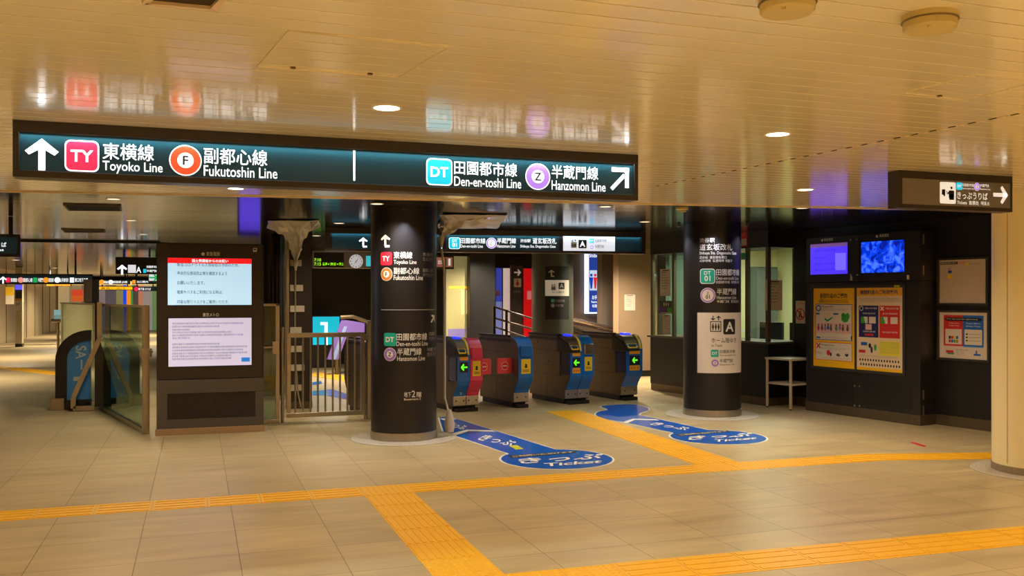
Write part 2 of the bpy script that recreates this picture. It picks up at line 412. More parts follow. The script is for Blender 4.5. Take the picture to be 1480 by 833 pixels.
strip('tactile_strip', 'yellow guide strip from the junction to the dotted patch before the blue stickers', [(1.68, 7.69), (4.4, 7.66), (4.4, 7.3), (1.68, 7.33)], 4, n=7)
strip('tactile_strip', 'dotted yellow warning patch where two guide strips meet by the right sticker', [(4.4, 7.66), (5.6, 7.65), (5.6, 7.28), (4.4, 7.3)], 4, True, n=3)
strip('tactile_strip', 'yellow guide strip running on right of the dotted patch', [(5.6, 7.65), (6.45, 7.63), (6.4, 7.26), (5.6, 7.28)], 4, n=2)
strip('tactile_strip', 'far right yellow guide strip bending toward the cream column', [(6.45, 7.63), (8.6, 7.05), (8.5, 6.7), (6.4, 7.26)], 4, n=5)
strip('tactile_strip', 'broad yellow guide strip running toward the viewer from the junction', [(1.28, 7.69), (1.28, 5.4), (1.68, 5.4), (1.68, 7.69)], 8, n=6)
strip('tactile_strip', 'dotted yellow warning tiles at the near end of the broad strip', [(1.28, 5.4), (1.28, 4.6), (1.68, 4.6), (1.68, 5.4)], 4, True, n=2)
strip('tactile_strip', 'dotted yellow warning tile beside the fat barred near strip', [(1.68, 5.0), (2.35, 4.98), (2.33, 4.58), (1.68, 4.6)], 4, True, n=2)
strip('tactile_strip', 'yellow guide strip with fat bars crossing the nearest floor', [(2.35, 4.99), (8.35, 4.75), (8.32, 4.36), (2.33, 4.6)], 4, n=15)
strip('tactile_strip', 'yellow guide strip leading up to the ticket gates', [(4.62, 11.93), (4.5, 7.66), (4.97, 7.66), (5.12, 11.93)], 8, n=11)
strip('tactile_strip', 'thin yellow guide strip on the far left corridor floor', [(-6.2, 26.4), (-2.5, 20.4), (-2.2, 20.7), (-5.9, 26.8)], 4, n=17)
strip('tactile_strip', 'yellow guide strip seen through the steel barrier gate', [(1.9, 19.6), (3.5, 15.2), (4.0, 15.3), (2.6, 19.6)], 4, n=12)

# ------------------------------------------------------------------ columns
def column(name, label, x, y, R, m, ring_h=.1, collar=.6):
    t = thing(name, label, 'column', (x, y, 0))
    b = MB(); b.lathe(x, y, [(R, ring_h), (R, H + .01)], m, 96); b.build('shaft', t, smooth=True)
    b = MB(); b.lathe(x, y, [(R + .006, .012), (R + .006, ring_h), (R - .01, ring_h + .004)], STEEL, 96); b.build('base_ring', t, smooth=True)
    b = MB(); b.lathe(x, y, [(R, .0), (R, .012), (collar - .012, .012), (collar, .006), (collar, 0)], COLLAR, 96)
    for rr in (R + .05, R + .09, R + .13, R + .17):
        for k in range(72):
            if abs(rr) < collar - .02:
                g = 2 * math.pi * k / 72; b.lathe(x + rr * math.cos(g), y + rr * math.sin(g), [(.007, .012), (.005, .0145), (.0001, .0145)], COLLAR, 6)
    b.build('floor_collar', t, fix=False)
    return t
def cpos(u, d):
    r = d * (u - 740) / F; return d * S + r * C, d * C - r * S
x1, y1 = cpos(583.6, 10.39)
c1 = column('line_column', 'black round column with pink, orange, teal and purple line badges', x1, y1, .372, BLACK)
R1 = Round(x1, y1, .372)
def hook_arrow(b, f, a, bb, h, m, c=.003):
    w = h * .17
    b.poly(f, [(a - w / 2, bb - h * .28), (a + w / 2, bb - h * .28), (a + w / 2, bb + h * .46), (a - w / 2, bb + h * .46)], c, m)
    b.poly(f, [(a - w / 2, bb - h * .28), (a + h * .36, bb - h * .28), (a + h * .36, bb - h * .45), (a - w / 2 + w * .3, bb - h * .45)], c, m)
    for sg in (-1, 1):
        b.poly(f, [(a, bb + h * .5), (a, bb + h * .5 - w * 1.5), (a + sg * h * .33, bb + h * .08), (a + sg * h * .42, bb + h * .18)], c, m)
def arrow(b, f, a, bb, h, m, ang=0, c=.003):        # ang 0 = up, clockwise
    w = h * .2; g = math.radians(ang); out = []
    for P in ([(-w / 2, -h / 2), (w / 2, -h / 2), (w / 2, h * .4), (-w / 2, h * .4)],
              [(0, h / 2), (0, h / 2 - w * 1.5), (-h * .36, -.02 * h), (-h * .48, .1 * h)], [(0, h / 2), (0, h / 2 - w * 1.5), (h * .36, -.02 * h), (h * .48, .1 * h)]):
        b.poly(f, [(a + x * math.cos(g) + y * math.sin(g), bb - x * math.sin(g) + y * math.cos(g)) for x, y in P], c, m)
def sq_badge(par, f, a, bb, w, m, lines, wm, border=True, c=.003, hh=None):
    b = MB(); h = hh or w
    if border: b.rrect(f, a, bb, w, h, w * .18, c, wm)
    k = .91 if border else 1
    b.rrect(f, a, bb, w * k, h * k, w * .15, c + .0008, m)
    if len(lines) == 1: b.ctext(f, lines[0], a, bb, h * .38, wm, c + .0016, .024, wmax=w * .74)
    else:
        b.ctext(f, lines[0], a, bb + h * .22, h * .24, wm, c + .0016, .01, wmax=w * .5); b.ctext(f, lines[1], a, bb - h * .14, h * .36, wm, c + .0016, .02, wmax=w * .66)
    return b.build('line_badge', par, fix=False)
def rd_badge(par, f, a, bb, r, m, lines, wm, inner=.55, c=.003, ink=None):
    b = MB(); ink = ink or INK
    b.disc(f, a, bb, r, c, wm); b.disc(f, a, bb, r * .93, c + .0008, m); b.disc(f, a, bb, r * inner, c + .0016, wm)
    if len(lines) == 1: b.ctext(f, lines[0], a, bb, r * .6, ink, c + .0024, .02)
    else:
        b.ctext(f, lines[0], a, bb + r * .28, r * .34, ink, c + .0024, .01); b.ctext(f, lines[1], a, bb - r * .22, r * .5, ink, c + .0024, .02)
    return b.build('line_badge', par, fix=False)
b = MB(); f = R1; PX = .00765
a, z = f.px(557, 349); hook_arrow(b, f, a, z, .15, WHITE, .002); b.build('arrow', c1, fix=False)
for u, v, m_, tx in ((558, 374, RED_P, 'TY'), (563.5, 491, TEAL_P, 'DT')):
    a, z = f.px(u, v); sq_badge(c1, f, a, z, .145, m_, [tx], WHITE, False, .002)
for u, v, m_, tx in ((558.5, 396.5, ORG_P, 'F'), (563.5, 512.5, PUR_P, 'Z')):
    a, z = f.px(u, v); rd_badge(c1, f, a, z, .074, m_, [tx], WHITE, .5, .002)
b = MB()
for t_, u0, v0, u1, v1 in (('東横線', 569, 364, 596, 374), ('Toyoko Line', 569, 376, 602, 383.5), ('副都心線', 569, 387, 606, 396.5), ('Fukutoshin Line', 569, 398, 611, 405),
                           ('田園都市線', 573, 482, 617, 492.5), ('Den-en-toshi Line', 573, 494, 618, 500.5), ('半蔵門線', 574, 503.5, 609, 514), ('Hanzomon Line', 574, 515.5, 614, 522),
                           ('地下', 584, 567, 594, 574.5), ('2', 595, 565, 600, 574.5), ('階', 602, 567, 609, 574.5), ('Basement 2', 584, 576, 608, 579)):
    b = MB(); b.pxtext(f, t_, u0, v0, u1, v1, WHITE, .002); b.build('lettering', c1, fix=False)
b = MB()
for u0, u1, v0, ts in ((611, 625, 365, ('东横线', '도요코선')), (611, 625, 388, ('副都心线', '후쿠토신선')), (620, 630, 480, ('田园都市线', '덴엔토시선')), (617, 629.5, 503, ('半藏门线', '한조몬선'))):
    b.pxtext(f, ts[0], u0, v0, u1, v0 + 5.5, GREYT, .002); b.pxtext(f, ts[1], u0, v0 + 7, u1, v0 + 12.5, GREYT, .002)
b.build('small_print', c1, fix=False)
b = MB(); a0, z = f.px(551, 448); a1, _ = f.px(630, 448); b.rect(f, a0, a1, z - .004, z + .004, .002, GREYT); b.build('divider_line', c1, fix=False)
b = MB(); a, z = f.px(625.5, 461); arrow(b, f, a, z, .11, WHITE, 45, .002); b.build('arrow', c1, fix=False)

x2, y2 = cpos(1029.2, 12.45)
c2 = column('gate_column', 'black round column with station name and pale elevator panel', x2, y2, .385, BLACK, .1, .64)
f = R2 = Round(x2, y2, .385)
b = MB()
for t_, u0, v0, u1, v1 in (('渋谷駅', 1011, 344.5, 1033, 351), ('道玄坂改札', 1011, 353, 1058, 362.5), ('Shibuya Sta. Dogenzaka Gate', 1011, 364, 1064, 369.5), ('涩谷站  道玄坂检票口', 1011, 370.5, 1050, 374.5),
                           ('시부야역  도겐자카 개찰구', 1011, 375.5, 1058, 379.5), ('田園都市線', 1035, 389, 1068, 398.5), ('Den-en-toshi Line', 1035, 400, 1067, 404.5), ('田园都市线  덴엔토시선', 1035, 406, 1068, 410),
                           ('半蔵門線', 1036, 417, 1064, 426.5), ('Hanzomon Line', 1036, 428, 1064, 432.5), ('半藏门线  한조몬선', 1036, 434, 1067, 438)):
    b = MB(); b.pxtext(f, t_, u0, v0, u1, v1, WHITE, .002); b.build('lettering', c2, fix=False)
a, z = f.px(1022.5, 399.5); sq_badge(c2, f, a, z, .2, TEAL_P, ['DT', '01'], WHITE, True, .002)
a, z = f.px(1023, 427); rd_badge(c2, f, a, z, .1, PUR_P, ['Z', '01'], PANELW, .74, .002)
b = MB(); a0, z1 = f.px(1008, 452); _, z0 = f.px(1008, 539); a1 = .55; b.fbox(f, a0, a1, z0, z1, .0005, .002, PANELW)
pn = b.build('elevator_panel', c2)
pn['label'] = 'pale elevator direction panel'
b = MB()
def elevator(b, f, a, z, w, m, bg, c):
    b.rect(f, a - w / 2, a + w / 2, z - w * .75, z + w * .22, c, m); b.rect(f, a - w * .42, a + w * .42, z - w * .67, z + w * .14, c + .0006, bg)
    for k in (-1, 0, 1):
        b.disc(f, a + k * w * .25, z - w * .05, w * .07, c + .0012, m, n=10); b.rect(f, a + k * w * .25 - w * .09, a + k * w * .25 + w * .09, z - w * .42, z - w * .14, c + .0012, m)
        b.rect(f, a + k * w * .25 - w * .045, a + k * w * .25 + w * .045, z - w * .62, z - w * .42, c + .0012, m)
    arrow(b, f, a - w * .25, z + w * .5, w * .44, m, 180, c); arrow(b, f, a + w * .25, z + w * .5, w * .44, m, 0, c)
a, z = f.px(1034.5, 468); elevator(b, f, a, z, .145, INK, PANELW, .003)
a, z = f.px(1054.5, 472.5); b.rrect(f, a, z, .19, .205, .02, .003, INK); b.ctext(f, 'A', a, z, .13, WHITE, .0036, .02)
for t_, u0, v0, u1, v1 in (('ホーム階ゆき', 1028, 488.5, 1063.5, 496), ('to Tracks', 1028, 497.5, 1044, 501.5), ('田園都市線', 1040, 506, 1062, 511), ('Den-en-toshi Line', 1040, 512.5, 1063, 515), ('半蔵門線', 1040, 519, 1059, 524.5), ('Hanzomon Line', 1040, 526, 1061, 528.5)):
    b.pxtext(f, t_, u0, v0, u1, v1, INK, .003)
b.build('panel_print', pn, fix=False)
a, z = f.px(1033, 511); sq_badge(pn, f, a, z, .1, TEAL_P, ['DT'], WHITE, False, .003)
a, z = f.px(1033.5, 525); rd_badge(pn, f, a, z, .052, PUR_P, ['Z'], WHITE, .5, .003)
x3, y3 = cpos(1504, 8.38)
c3 = column('cream_column', 'cream round column beneath the end of the tickets sign', x3, y3, .4, mat('cream_column_paint', (250, 236, 192), .35), .075, .58)
b = MB(); R3 = Round(x3, y3, .4); a, _ = R3.px(1456, 500); b.rect(R3, a - .002, a + .002, .1, H, .0012, GROOVE); b.build('panel_joint', c3, fix=False)
# spotlights that wash the column heads
for X, Y, R, angs, cl in ((x1, y1, .372, (0, ), 'front line column'), (x2, y2, .385, (-58, 2, 62), 'gate column')):
    n0 = V((-X, -Y, 0)).normalized(); rr = V((0, 0, 1)).cross(n0)
    for g in angs:
        q = math.radians(g); p = V((X, Y, H)) + (n0 * math.cos(q) + rr * math.sin(q)) * (R + .13)
        nm = {0: 'in front of', -58: 'left of', 2: 'in front of', 62: 'right of'}[g]
        t = thing('spotlight', 'tiny black ceiling spotlight %s the %s head' % (nm, cl), 'spotlight', p, 0, 'spotlights washing the black columns')
        b = MB(); b.lathe(p.x, p.y, [(.024, 0), (.022, -.03), (.016, -.03), (.016, -.02), (.0001, -.02)], BLACK, 16, H); b.build('housing', t)
        b = MB(); b.lathe(p.x, p.y, [(.0001, -.022), (.015, -.022)], mat('spot_lens', (255, 240, 215), .4, emit=6), 16, H); b.build('lens', t)
        lamp(t, 'SPOT', (p.x, p.y, H - .035), 100 if R < .38 else 34, (.86, .88, 1), spot_size=math.radians(95), spot_blend=.8, shadow_soft_size=.02)

# ------------------------------------------------------------------ the long line sign
YS = 5.664
f = frontal(YS)
sg = thing('line_sign', 'long black hanging sign with four railway line names', 'sign', (.955, YS, H))
X0, X1, Z0 = -.958, 2.872, 2.266
b = MB(); b.fbox(f, X0, X1, Z0, H, -.13, -.012, FRAME)
a0, zt = f.px(28, 193); a1, zb = f.px(916, 283.5)
zt, zb = 2.516, 2.304
for q in ((X0, X1, zt, H), (X0, X1, Z0, zb), (X0, a0, zb, zt), (a1, X1, zb, zt)): b.fbox(f, *q, -.012, .012, FRAME)
b.build('frame', sg, bevel=.003)
b = MB(); b.rect(f, a0, a1, zb, zt, -.0115, SFACE); b.build('face_panel', sg, fix=False)
lt = bpy.data.lights.new('tube', 'AREA'); lt.shape = 'RECTANGLE'; lt.size = a1 - a0; lt.size_y = .012; lt.energy = 8; lt.color = (.6, .92, 1); lt.spread = math.radians(120)
o = bpy.data.objects.new('tube', lt); sc.collection.objects.link(o); o.parent = sg; o.location = ((a0 + a1) / 2 - .955, -.003, zt - H - .001)
c = -.009
def icon_arrow(par, f, u, v, h, ang, m, c=c):
    b = MB(); a, z = f.px(u, v); arrow(b, f, a, z, h, m, ang, c); return b.build('arrow', par, fix=False)
icon_arrow(sg, f, 60, 223, .178, 0, WHITE_E); 
a, z = f.px(895.5, 256.5); b = MB()
for P in ([(-.07, -.075), (-.05, -.095), (.055, .01), (.035, .03)],): b.poly(f, [(a + x * .95, z + y * .95) for x, y in P], c, WHITE_E)
b.poly(f, [(a - .055, z + .068), (a + .075, z + .068), (a + .075, z + .038), (a - .055, z + .038)], c, WHITE_E)
b.poly(f, [(a + .075, z + .068), (a + .045, z + .068), (a + .045, z - .07), (a + .075, z - .07)], c, WHITE_E); b.build('arrow', sg, fix=False)
def pxc(f, u0, v0, u1, v1):
    a0, _ = f.px(u0, (v0 + v1) / 2); a1, _ = f.px(u1, (v0 + v1) / 2); _, t = f.px((u0 + u1) / 2, v0); _, bt = f.px((u0 + u1) / 2, v1)
    return (a0 + a1) / 2, (t + bt) / 2, a1 - a0, t - bt
a, z, w, h = pxc(f, 93.4, 202.5, 142.7, 248); sq_badge(sg, f, a, z, h, RED_E, ['TY'], WHITE_E, True, c)
a, z, w, h = pxc(f, 617.3, 229, 653.6, 268); sq_badge(sg, f, a, z, h, CYAN_E, ['DT'], WHITE_E, True, c)
a, z, w, h = pxc(f, 245, 209.4, 291, 254); rd_badge(sg, f, a, z, h / 2, ORG_E, ['F'], WHITE_E, .5, c)
a, z, w, h = pxc(f, 761, 236, 795, 274.5); rd_badge(sg, f, a, z, h / 2, PUR_E, ['Z'], WHITE_E, .5, c)
b = MB()
for t_, u0, v0, u1, v1 in (('東横線', 148, 205.8, 222.5, 229.8), ('Toyoko Line', 148, 232, 235, 250), ('副都心線', 294.5, 212.6, 386.6, 236), ('Fukutoshin Line', 294.5, 238.5, 401, 254),
                           ('田園都市線', 657, 231.5, 748, 251.7), ('Den-en-toshi Line', 657, 254.5, 754, 268.5), ('半蔵門線', 798, 238, 865.5, 257.6), ('Hanzomon Line', 798, 260.5, 876, 274)):
    b = MB(); b.pxtext(f, t_, u0, v0, u1, v1, WHITE_E, c, .007 if ord(t_[0]) > 999 else .006); b.build('lettering', sg, fix=False)
b = MB(); a, _ = f.px(512.3, 242); b.rect(f, a - .006, a + .006, zb + .02, zt - .005, c, WHITE_E); b.build('divider_line', sg, fix=False)

# ------------------------------------------------------------------ the tickets sign
f = frontal(YS)
ts = thing('ticket_sign', 'grey hanging sign with white arrow and ticket buyer pictogram', 'sign', (5.67, YS, H))
X0, X1, Z0 = 5.11, 6.245, 2.29
b = MB(); b.fbox(f, X0, X1, Z0, H, -.13, 0, FRAME); b.build('frame', ts, bevel=.004)
b = MB(); b.rect(f, X0 + .025, X1 - .03, Z0 + .03, H - .06, .0015, SFACEG); b.build('face_panel', ts, fix=False)
b = MB(); a, z = f.px(1446, 282); arrow(b, f, a, z, .155, WHITE_D, 90); b.build('arrow', ts, fix=False)
b = MB(); a, z, w, h = pxc(f, 1358, 263.5, 1381, 294.5); b.rrect(f, a, z, w, h, .012, .003, WHITE_D)
b.rect(f, a - w * .38, a - w * .17, z - h * .1, z + h * .16, .004, INK); b.rect(f, a - w * .28, a - w * .18, z - h * .16, z - h * .02, .004, INK)
b.disc(f, a + w * .22, z + h * .24, w * .07, .004, INK, n=14); b.rrect(f, a + w * .22, z - h * .06, w * .34, h * .36, .008, .004, INK); b.rect(f, a + w * .08, a + w * .38, z - h * .32, z - h * .05, .004, INK)
b.poly(f, [(a + w * .08, z + h * .08), (a + w * .12, z), (a - w * .04, z - h * .08), (a - w * .1, z + h * .1), (a - w * .06, z + h * .1), (a - w * .03, z)], .004, INK); b.build('pictogram', ts, fix=False)
a, z, w, h = pxc(f, 1382.5, 264, 1389.5, 274.5); sq_badge(ts, f, a, z, h, CYAN_E, ['DT'], WHITE_D, False)
a, z, w, h = pxc(f, 1408, 264.5, 1415.5, 276); rd_badge(ts, f, a, z, h / 2, PUR_E, ['Z'], WHITE_D, .5)
b = MB()
for t_, u0, v0, u1, v1 in (('田園都市線', 1390, 265, 1407, 269.5), ('Den-en-toshi Line', 1390, 271, 1407, 273.5), ('半蔵門線', 1416, 266, 1429, 270.5), ('Hanzomon Line', 1416, 272, 1431, 274.5), ('きっぷうりば', 1383, 277, 1427, 287.5), ('Tickets  售票处  매표소', 1383, 289.5, 1430, 295.5)):
    b = MB(); b.pxtext(f, t_, u0, v0, u1, v1, WHITE_D, .003, .008); b.build('lettering', ts, fix=False)

# ------------------------------------------------------------------ smoke detectors and ceiling details
CEIL = Flat((0, 0, H), (1, 0, 0), (0, 1, 0), (0, 0, -1))
for u, v, tx in ((1138, 4, 'cream drum detector farther from the one lock ceiling hatch'), (1344, 30, 'cream drum detector nearest the one lock ceiling hatch')):
    x, y = CEIL.px(u, v - 8); m_ = mat('cream_plastic', (206, 186, 122), .4)
    t = thing('smoke_detector', tx, 'smoke detector', (x, y, H), 0, 'drum detectors on the cream ceiling')
    b = MB(); b.lathe(x, y, [(.092, 0), (.092, -.018), (.088, -.02), (.088, -.045), (.082, -.052), (.0001, -.053)], m_, 40, H); b.build('housing', t, smooth=True)
    b = MB(); b.lathe(x, y, [(.093, -.019), (.0945, -.022), (.089, -.024)], mat('detector_rim', (120, 104, 60), .4), 40, H); b.build('rim', t)
    b = MB(); b.lathe(x - .05, y - .05, [(.008, -.05), (.006, -.06), (.0001, -.06)], m_, 12, H); b.build('indicator', t)
x, y = CEIL.px(986, 300); t = thing('smoke_detector', 'small cream detector on dark ceiling beside the gate column', 'smoke detector', (x, y, H)); 
b = MB(); b.lathe(x, y, [(.07, 0), (.068, -.02), (.045, -.03), (.04, -.05), (.0001, -.052)], mat('cream_plastic', (206, 186, 122), .4), 32, H); b.build('housing', t, smooth=True)
b = MB(); b.lathe(x, y, [(.041, -.036), (.043, -.04), (.039, -.044)], mat('detector_rim', (120, 104, 60), .4), 24, H); b.build('rim', t)
def hatch(label, corners, keys):
    t = thing('access_hatch', label, 'ceiling hatch', (*CEIL.px(*corners[0]), H))
    P = [V((*CEIL.px(*c_), H - .002)) for c_ in corners]
    b = MB()
    for i in range(4): b.tube([P[i], P[(i + 1) % 4]], .005, BEIGE, sq=True)
    b.build('frame', t)
    for k in keys:
        x, y = CEIL.px(*k); b = MB(); b.lathe(x, y, [(.012, 0), (.012, -.006), (.0001, -.007)], mat('lock_bronze', (112, 84, 58), .4, .6), 14, H); b.build('lock', t)
hatch('cream ceiling hatch with two round locks over the long sign', [(417, 44), (648, 68), (577, 111), (372, 96)], [(423.5, 97), (535, 106)])
hatch('cream ceiling hatch with a single lock beside the long joint line', [(1305, 134), (1412, 108), (1500, 117), (1395, 144)], [(1358, 138)])
t = thing('air_vent', 'recessed air vent in cream ceiling before the two lock hatch', 'vent', (*CEIL.px(250, 2), H))
P = [V((*CEIL.px(*q), H - .003)) for q in ((308, 9), (210, 0), (245, -40), (345, -30))]
b = MB()
for i in range(4): b.tube([P[i], P[(i + 1) % 4]], .016, BEIGEP, sq=True)
b.build('frame', t)
b = MB(); b.add(P, [(0, 1, 2, 3)], GROOVE)
b.build('grille', t, fix=False)
for (cs, tx) in (([(92, 295.5), (174, 297), (175, 304), (100, 303.5)], 'dark slot vent nearest in the dark ceiling at left'), ([(89, 331), (150, 332.5), (152, 335.5), (94, 335.5)], 'farther dark slot vent in the ceiling at left')):
    P = [V((*CEIL.px(*q), H - .002)) for q in cs]; b0 = P[0]
    t = thing('slot_vent', tx, 'vent', b0, 0, 'slot vents in the dark ceiling')
    b = MB(); b.add(P, [(0, 1, 2, 3)], mat('vent_black', (8, 8, 8), .8)); b.build('slot', t, fix=False)
    b = MB()
    for i in range(4): b.tube([P[i], P[(i + 1) % 4]], .012, STEELD, sq=True)
    b.build('frame', t)
# beam line across the dark ceiling on the left
pa = V((*CEIL.px(20, 347.5), 0)); pb = V((*CEIL.px(232, 350), 0))
b = MB(); b.tube([(pa.x, pa.y, H - .01), (pb.x, pb.y, H - .01)], .03, BLACK, sq=True); b.build('trim_3', kind='structure')

# ------------------------------------------------------------------ the information kiosk
YK = 11.29; f = frontal(YK)
k_ = thing('information_kiosk', 'tall black information kiosk with two lit notice screens', 'kiosk', (.162, YK, 0))
KB = mat('kiosk_bronze_black', (40, 30, 25), .3); KG = mat('kiosk_grey_bronze', (76, 68, 64), .35)
zs = f.px(300, 548)[1]; KT = 2.235
b = MB(); b.fbox(f, -.436, .76, zs, KT, -.42, 0, KB); b.build('body', k_, bevel=.012)
b = MB()
vz0, vz1 = f.px(300, 605)[1], f.px(300, 568)[1]; va0, va1 = f.px(242, 585)[0], f.px(369, 585)[0]
b.fbox(f, -.436, .76, .075, vz0, -.42, 0, KG); b.fbox(f, -.436, .76, vz1, zs - .004, -.42, 0, KG); b.fbox(f, -.436, va0, vz0, vz1, -.42, 0, KG); b.fbox(f, va1, .76, vz0, vz1, -.42, 0, KG)
lb = b.build('lower_cabinet', k_, bevel=.003); lb['label'] = 'grey bronze lower cabinet'
b = MB(); b.fbox(f, va0, va1, vz0, vz1, -.06, -.03, BLACK)
for k in range(9):
    z = vz0 + (vz1 - vz0) * (k + .5) / 9; b.fbox(f, va0, va1, z - .004, z + .004, -.03, -.022, KB)
b.fbox(f, (va0 + va1) / 2 - .015, (va0 + va1) / 2 + .015, vz0, vz1, -.03, -.018, KB); b.build('vent_grille', k_)
b = MB(); b.fbox(f, -.45, .774, .0, .075, -.43, .014, mat('plinth_steel', (176, 150, 122), .35, .7)); b.build('plinth', k_, bevel=.003)
def screen(par, f, u0, v0, u1, v1, m, name='screen'):
    b = MB(); a, z, w, h = pxc(f, u0, v0, u1, v1); b.fbox(f, a - w / 2 - .012, a + w / 2 + .012, z - h / 2 - .012, z + h / 2 + .012, -.01, .002, BLACK)
    o = b.build(name + '_bezel', par)
    b = MB(); b.rect(f, a - w / 2, a + w / 2, z - h / 2, z + h / 2, .0035, m); s = b.build(name, par, fix=False)
    return s, a, z, w, h
SCR1 = mat('screen_pale_blue', (176, 212, 236), .2, emit=.95); SCR2 = mat('screen_lilac_white', (196, 192, 222), .2, emit=.72)
INKS = mat('screen_ink', (40, 62, 92), .3); INKL = mat('screen_grey_ink', (110, 108, 124), .3, emit=.3)
s, a, z, w, h = screen(k_, f, 242.5, 373.5, 363.5, 441, SCR1, 'upper_screen')
b = MB(); b.rect(f, a - w / 2, a + w / 2, z + h / 2 - .062, z + h / 2, .0045, mat('screen_red', (236, 24, 30), .2, emit=1.0)); b.ctext(f, '国土交通省からのお願い', a, z + h / 2 - .031, .036, WHITE_E, .0055, .015); b.build('banner', s, fix=False)
b = MB()
for t_, v, u1 in (('新型コロナウイルス感染症の予防のため、', 382.5, 346), ('基本的な感染防止策を徹底するよう', 395, 328), ('お願いいたします。', 409, 296), ('電車やバスをご利用になる時は、', 422.5, 322), ('可能な限りマスクをご着用いただき、', 436.5, 331)):
    b.pxtext(f, t_, 256, v - 2.7, u1, v + 2.7, INKS, .0045, .004)
b.build('screen_text', s, fix=False)
s, a, z, w, h = screen(k_, f, 243.5, 460, 363.5, 529, SCR2, 'lower_screen')
b = MB(); R_ = random.Random(3); KAN = '日本語案内駅構内運行情報東京地下鉄株式会社乗車券発売時刻表御利用感染防止対策実施中'
for k, v in enumerate((468, 472.5, 477, 481, 485, 489, 498, 502.5, 507, 511.5, 515.5, 519.5)):
    n_ = R_.choice((30, 36, 38, 24)) if k not in (2, 5) else 9
    b.pxtext(f, ''.join(R_.choice(KAN) for _ in range(n_)), 249, v - 1.5, 249 + 108 * n_ / 38, v + 1.5, INKL, .0045, 0)
b.build('screen_text', s, fix=False)
b = MB(); b.pxrect(f, 349, 517, 361, 523, mat('screen_button', (20, 110, 190), .2, emit=.9), .005); b.build('button', s, fix=False)
b = MB(); b.pxtext(f, '東急電鉄', 298, 364, 318, 370, WHITE, .002); a, z = f.px(293.5, 367.5); b.disc(f, a, z, .02, .002, WHITE, n=14)
b.pxtext(f, '東京メトロ', 293, 452.5, 316, 458, WHITE, .002, .014); b.build('logo_lettering', k_, fix=False)
b = MB(); a, z = f.px(368.5, 361.5); b.rect(f, a - .022, a + .022, z - .022, z + .022, .002, WHITE); b.rect(f, a - .015, a + .015, z - .004, z + .015, .003, KB); b.build('icon', k_, fix=False)
b = MB(); a, z = f.px(361, 526); b.disc(f, a, z, .006, .002, ARROW, n=10); b.build('power_light', k_, fix=False)

# ------------------------------------------------------------------ glass balustrade and barrier gate
FP = [V((-.57, 11.52, 0)), V((-1.25, 14.14, 0)), V((-2.35, 18.2, 0))]
gz = 1.51
t = thing('glass_balustrade', 'greenish glass fence running back beside the information kiosk', 'fence', FP[0])
e = (FP[1] - FP[0]).normalized(); nf = V((e.y, -e.x, 0))
ff = Flat(FP[0], e, (0, 0, 1), -nf)
L_ = (FP[1] - FP[0]).length; L2 = (FP[2] - FP[0]).length
for a0, a1 in ((.05, L_ - .03), (L_ + .03, L2)):
    b = MB(); b.fbox(ff, a0, a1, .06, gz - .02, -.006, .006, GLASS); b.build('glass_pane', t)
b = MB(); b.fbox(ff, 0, L2, 0, .06, -.025, .025, STEEL); b.build('bottom_rail', t, bevel=.003)
b = MB(); b.fbox(ff, 0, L2, gz - .03, gz, -.014, .014, STEEL); b.build('top_rail', t, bevel=.003)
for a in (0, ):
    b = MB(); b.fbox(ff, a - .03, a + .03, 0, gz, -.045, .03, STEEL); b.build('post', t, bevel=.004)
b = MB(); b.fbox(ff, -.04, .06, .9, 1.0, -.07, .05, STEEL); b.tube([ff.map(0, .97, -.05), ff.map(-.15, .97, -.05)], .012, STEEL); b.build('bracket', t, bevel=.004)
t = thing('glass_balustrade', 'glass fence panel between the kiosk and the barred steel gate', 'fence', (.8, 11.97, 0))
f2 = frontal(11.97)
xa, xb = .3, 1.0
b = MB(); b.fbox(f2, xa, xb - .04, .05, 1.5, -.006, .006, GLASS); b.build('glass_pane', t)
b = MB(); b.fbox(f2, xb - .05, xb, 0, 1.52, -.04, .02, STEEL); b.build('post', t, bevel=.004)
b = MB(); b.fbox(f2, xa, xb, 1.49, 1.52, -.02, .02, STEEL); b.build('top_rail', t, bevel=.003)
b = MB(); b.fbox(f2, xa, xb, 0, .05, -.025, .025, STEEL); b.build('bottom_rail', t, bevel=.003)
b = MB(); b.tube([f2.map(xa, .97, .03), f2.map(xb - .06, .97, .03)], .02, STEEL); b.fbox(f2, xb - .09, xb - .01, .88, 1.04, .0, .05, STEEL); b.build('handrail', t, bevel=.003)

f = f2
t = thing('barrier_gate', 'barred stainless steel swing gate between fence and black column', 'gate', (1.6, 11.97, 0))
ax0, ax1 = f.px(414, 540)[0], f.px(527, 540)[0]; gt, gb = f.px(470, 481)[1], .06
b = MB(); b.fbox(f, ax0, ax1, gt - .06, gt, -.025, .025, STEEL); b.fbox(f, ax0, ax1, gb, gb + .06, -.025, .025, STEEL)
b.fbox(f, ax0, ax0 + .055, gb + .06, gt - .06, -.025, .025, STEEL); b.fbox(f, ax1 - .055, ax1, gb + .06, gt - .06, -.025, .025, STEEL); b.build('frame', t, bevel=.006)
for k in range(9):
    a = ax0 + .055 + (ax1 - ax0 - .11) * (k + .6) / 9.4; b = MB(); b.tube([f.map(a, gb + .05), f.map(a, gt - .05)], .0125, STEEL); b.build('bar', t, smooth=True)
b = MB(); b.tube([f.map(ax0 - .05, 0), f.map(ax0 - .05, 1.22)], .022, STEEL); b.build('hinge_post', t, smooth=True)
b = MB(); b.tube([f.map(ax1 + .06, 0), f.map(ax1 + .06, 1.25)], .04, STEEL, 16); b.lathe(f.map(ax1 + .06, 0).x, f.map(ax1 + .06, 0).y, [(.04, 1.25), (.03, 1.29), (.0001, 1.3)], STEEL, 16); b.build('latch_post', t, smooth=True)
